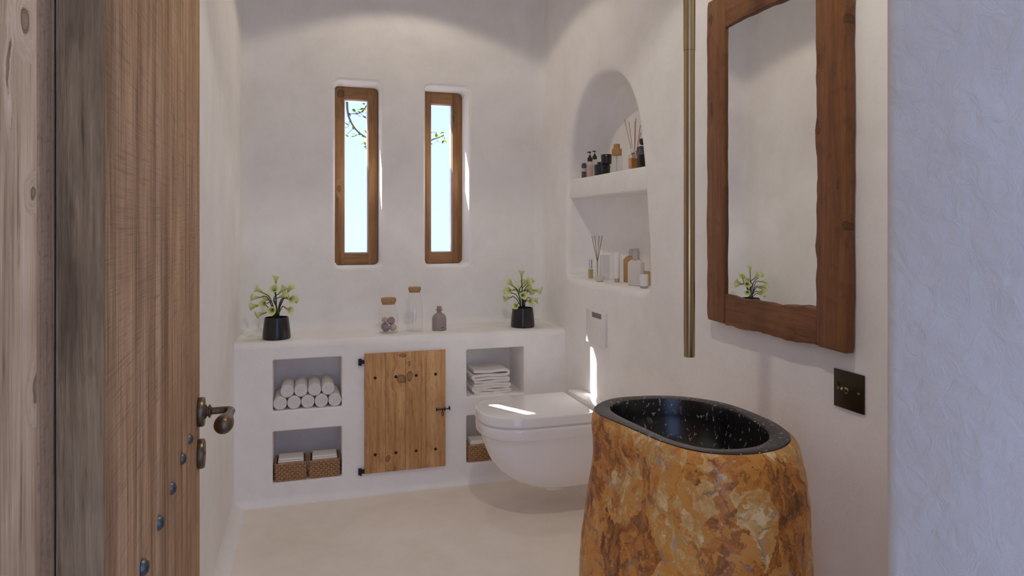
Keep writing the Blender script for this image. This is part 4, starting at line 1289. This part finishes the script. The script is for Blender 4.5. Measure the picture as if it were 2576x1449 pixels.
bottle_box('lotion_bottle', 'white angular lotion bottle with grey pump cap in lower niche', L_, 20 * k, 9 * k, 57 * k, 8 * k, (8.6 * k, 28 * k), FROST, GREY_P, radians(-62))
L_ = lo(1587, 711); k = um(L_)
L_ = (L_[0] + .012, L_[1] + .012, ZLO)
bottle_box('lotion_bottle', 'amber angular bottle with grey cap behind the white lotion bottle', L_, 21 * k, 10 * k, 58 * k, 9 * k, (8.6 * k, 18 * k), AMBER_P, GREY_P, radians(-62))
L_ = lo(1620, 724); k = um(L_)
t = thing('candle_cup', 'small white candle cup at the end of the lower niche', 'candle', L_)
obj('cup', lathe([(0, 5 * k), (10.4 * k, 5 * k), (11 * k, 7 * k), (11 * k, 33 * k), (10.2 * k, 33.4 * k), (9.8 * k, 30 * k), (0, 29 * k)], 32), WHITE_SATIN, t, smooth=40, local=True)
obj('base', lathe([(0, .0003), (9.6 * k, .0003), (10.6 * k, 5 * k), (0, 5 * k)], 32), GREY_P, t, smooth=40, local=True)
o = obj('soap_box', box(-.013, .013, -.017, .017, 0, .058, .002), mat_plain('ochre_card', (.50, .36, .16), .6), smooth=40)
o.location = (1.318, onX(1624, 690, 1.318).y, ZLO + .0003); tag(o, 'ochre soap box behind the small candle cup', 'box')

# ================================================================== tree outside
BARK = mat_plain('bark', (.10, .07, .05), .9, var=.3, vs=30, bump=.5)
LEAF, nt, n_, l_ = nodes_of('spring_leaf')
d1 = N(nt, 'ShaderNodeBsdfDiffuse'); d2 = N(nt, 'ShaderNodeBsdfTranslucent'); mx = N(nt, 'ShaderNodeMixShader'); mx.inputs[0].default_value = .5
inf = N(nt, 'ShaderNodeObjectInfo')
c = ramp(nt, inf.outputs['Random'], [(0, (.012, .022, .003)), (.5, (.07, .085, .006)), (1, (.22, .20, .010))])
l_.new(c, d1.inputs[0]); l_.new(c, d2.inputs[0]); l_.new(d1.outputs[0], mx.inputs[1]); l_.new(d2.outputs[0], mx.inputs[2])
l_.new(mx.outputs[0], N(nt, 'ShaderNodeOutputMaterial').inputs[0])
TYO = 5.2
tree = thing('tree', 'slender tree with young yellow-green leaves outside the windows', 'tree', (.66, TYO, -.14))
bx = lambda x, y, dy=0: onY(x, y, TYO + dy)
top = Vector((.66, TYO, 2.45))
obj('trunk', tube(smooth_pts([(.66, TYO, -.16), (.64, TYO + .03, .8), (.68, TYO, 1.6), top], 5), [.055 - .032 * k / 15 for k in range(16)], 12), BARK, tree, smooth=180)
def branch(P, r0, r1, nm='branch'):
    Q = smooth_pts(P, 6); n = len(Q)
    obj(nm, tube(Q, [r0 + (r1 - r0) * k / (n - 1) for k in range(n)], 7), BARK, tree, smooth=180)
branch([(.66, TYO, 2.05), (.52, TYO, 2.32), (.40, TYO, 2.35), bx(878, 215), bx(873, 262), bx(879, 298), bx(897, 328), bx(926, 348), bx(950, 355)], .014, .0035)
branch([(.45, TYO, 2.35), bx(940, 235), bx(925, 262), bx(905, 284), bx(884, 286), bx(872, 293)], .007, .002, 'twig')
branch([bx(940, 235), bx(936, 275), bx(926, 300), bx(905, 282)], .003, .0015, 'twig')
branch([bx(880, 300), bx(876, 318), bx(866, 322)], .0025, .0015, 'twig')
branch([bx(889, 322), bx(878, 333), bx(866, 342)], .0025, .0015, 'twig')
branch([(.66, TYO, 1.75), bx(1060, 372), bx(1085, 353), bx(1104, 346), bx(1117, 339)], .008, .002)
branch([bx(1070, 365), bx(1082, 335), bx(1100, 333)], .003, .0015, 'twig')
branch([bx(940, 352), bx(926, 355), bx(918, 360)], .0025, .0015, 'twig')
branch([(.66, TYO, 2.3), (.82, TYO, 2.6), (1.02, TYO + .1, 2.75)], .012, .003)
branch([(.66, TYO, 2.4), (.6, TYO + .1, 2.8), (.62, TYO + .2, 3.1)], .014, .003)
bm = bmesh.new()
pr = [(0, 0), (.010, .012), (.016, .024), (.012, .036), (.004, .044), (0, .046)]
Lv = [bm.verts.new((w, 0.004 * sin(z * 60), z)) for w, z in pr]; Rv = [bm.verts.new((-w, 0.004 * sin(z * 60), z)) for w, z in pr[1:-1]]
bm.faces.new(Lv + Rv[::-1])
leaf = new_mesh('leaf', bm, LEAF)
pts = [(868, 286), (894, 281), (899, 276), (906, 275), (903, 288), (912, 284), (910, 294), (913, 262), (918, 272), (884, 292), (869, 308), (870, 340), (884, 345), (893, 338), (897, 342), (908, 342), (917, 358), (920, 366), (914, 362), (919, 326), (889, 318),
       (1087, 329), (1092, 333), (1098, 335), (1104, 336), (1112, 345), (1119, 340), (1115, 350), (1098, 355), (1087, 346), (1087, 362), (900, 292), (876, 252), (921, 246)]
random.seed(3)
for i, (x, y) in enumerate(pts):
    for rep in range(2):
        o = bpy.data.objects.new('leaf', leaf); COL.objects.link(o); o.parent = tree
        o.matrix_parent_inverse = Matrix.Translation(tree.location).inverted()
        d = Vector((random.uniform(-1, 1), random.uniform(-.5, .5), random.uniform(-1, .6)))
        o.matrix_basis = align(bx(x + random.uniform(-3, 3), y + random.uniform(-3, 3), random.uniform(-.03, .03)), d) @ Matrix.Rotation(random.uniform(-.8, .8), 4, 'Z') @ Matrix.Scale(random.uniform(.55, .85), 4)
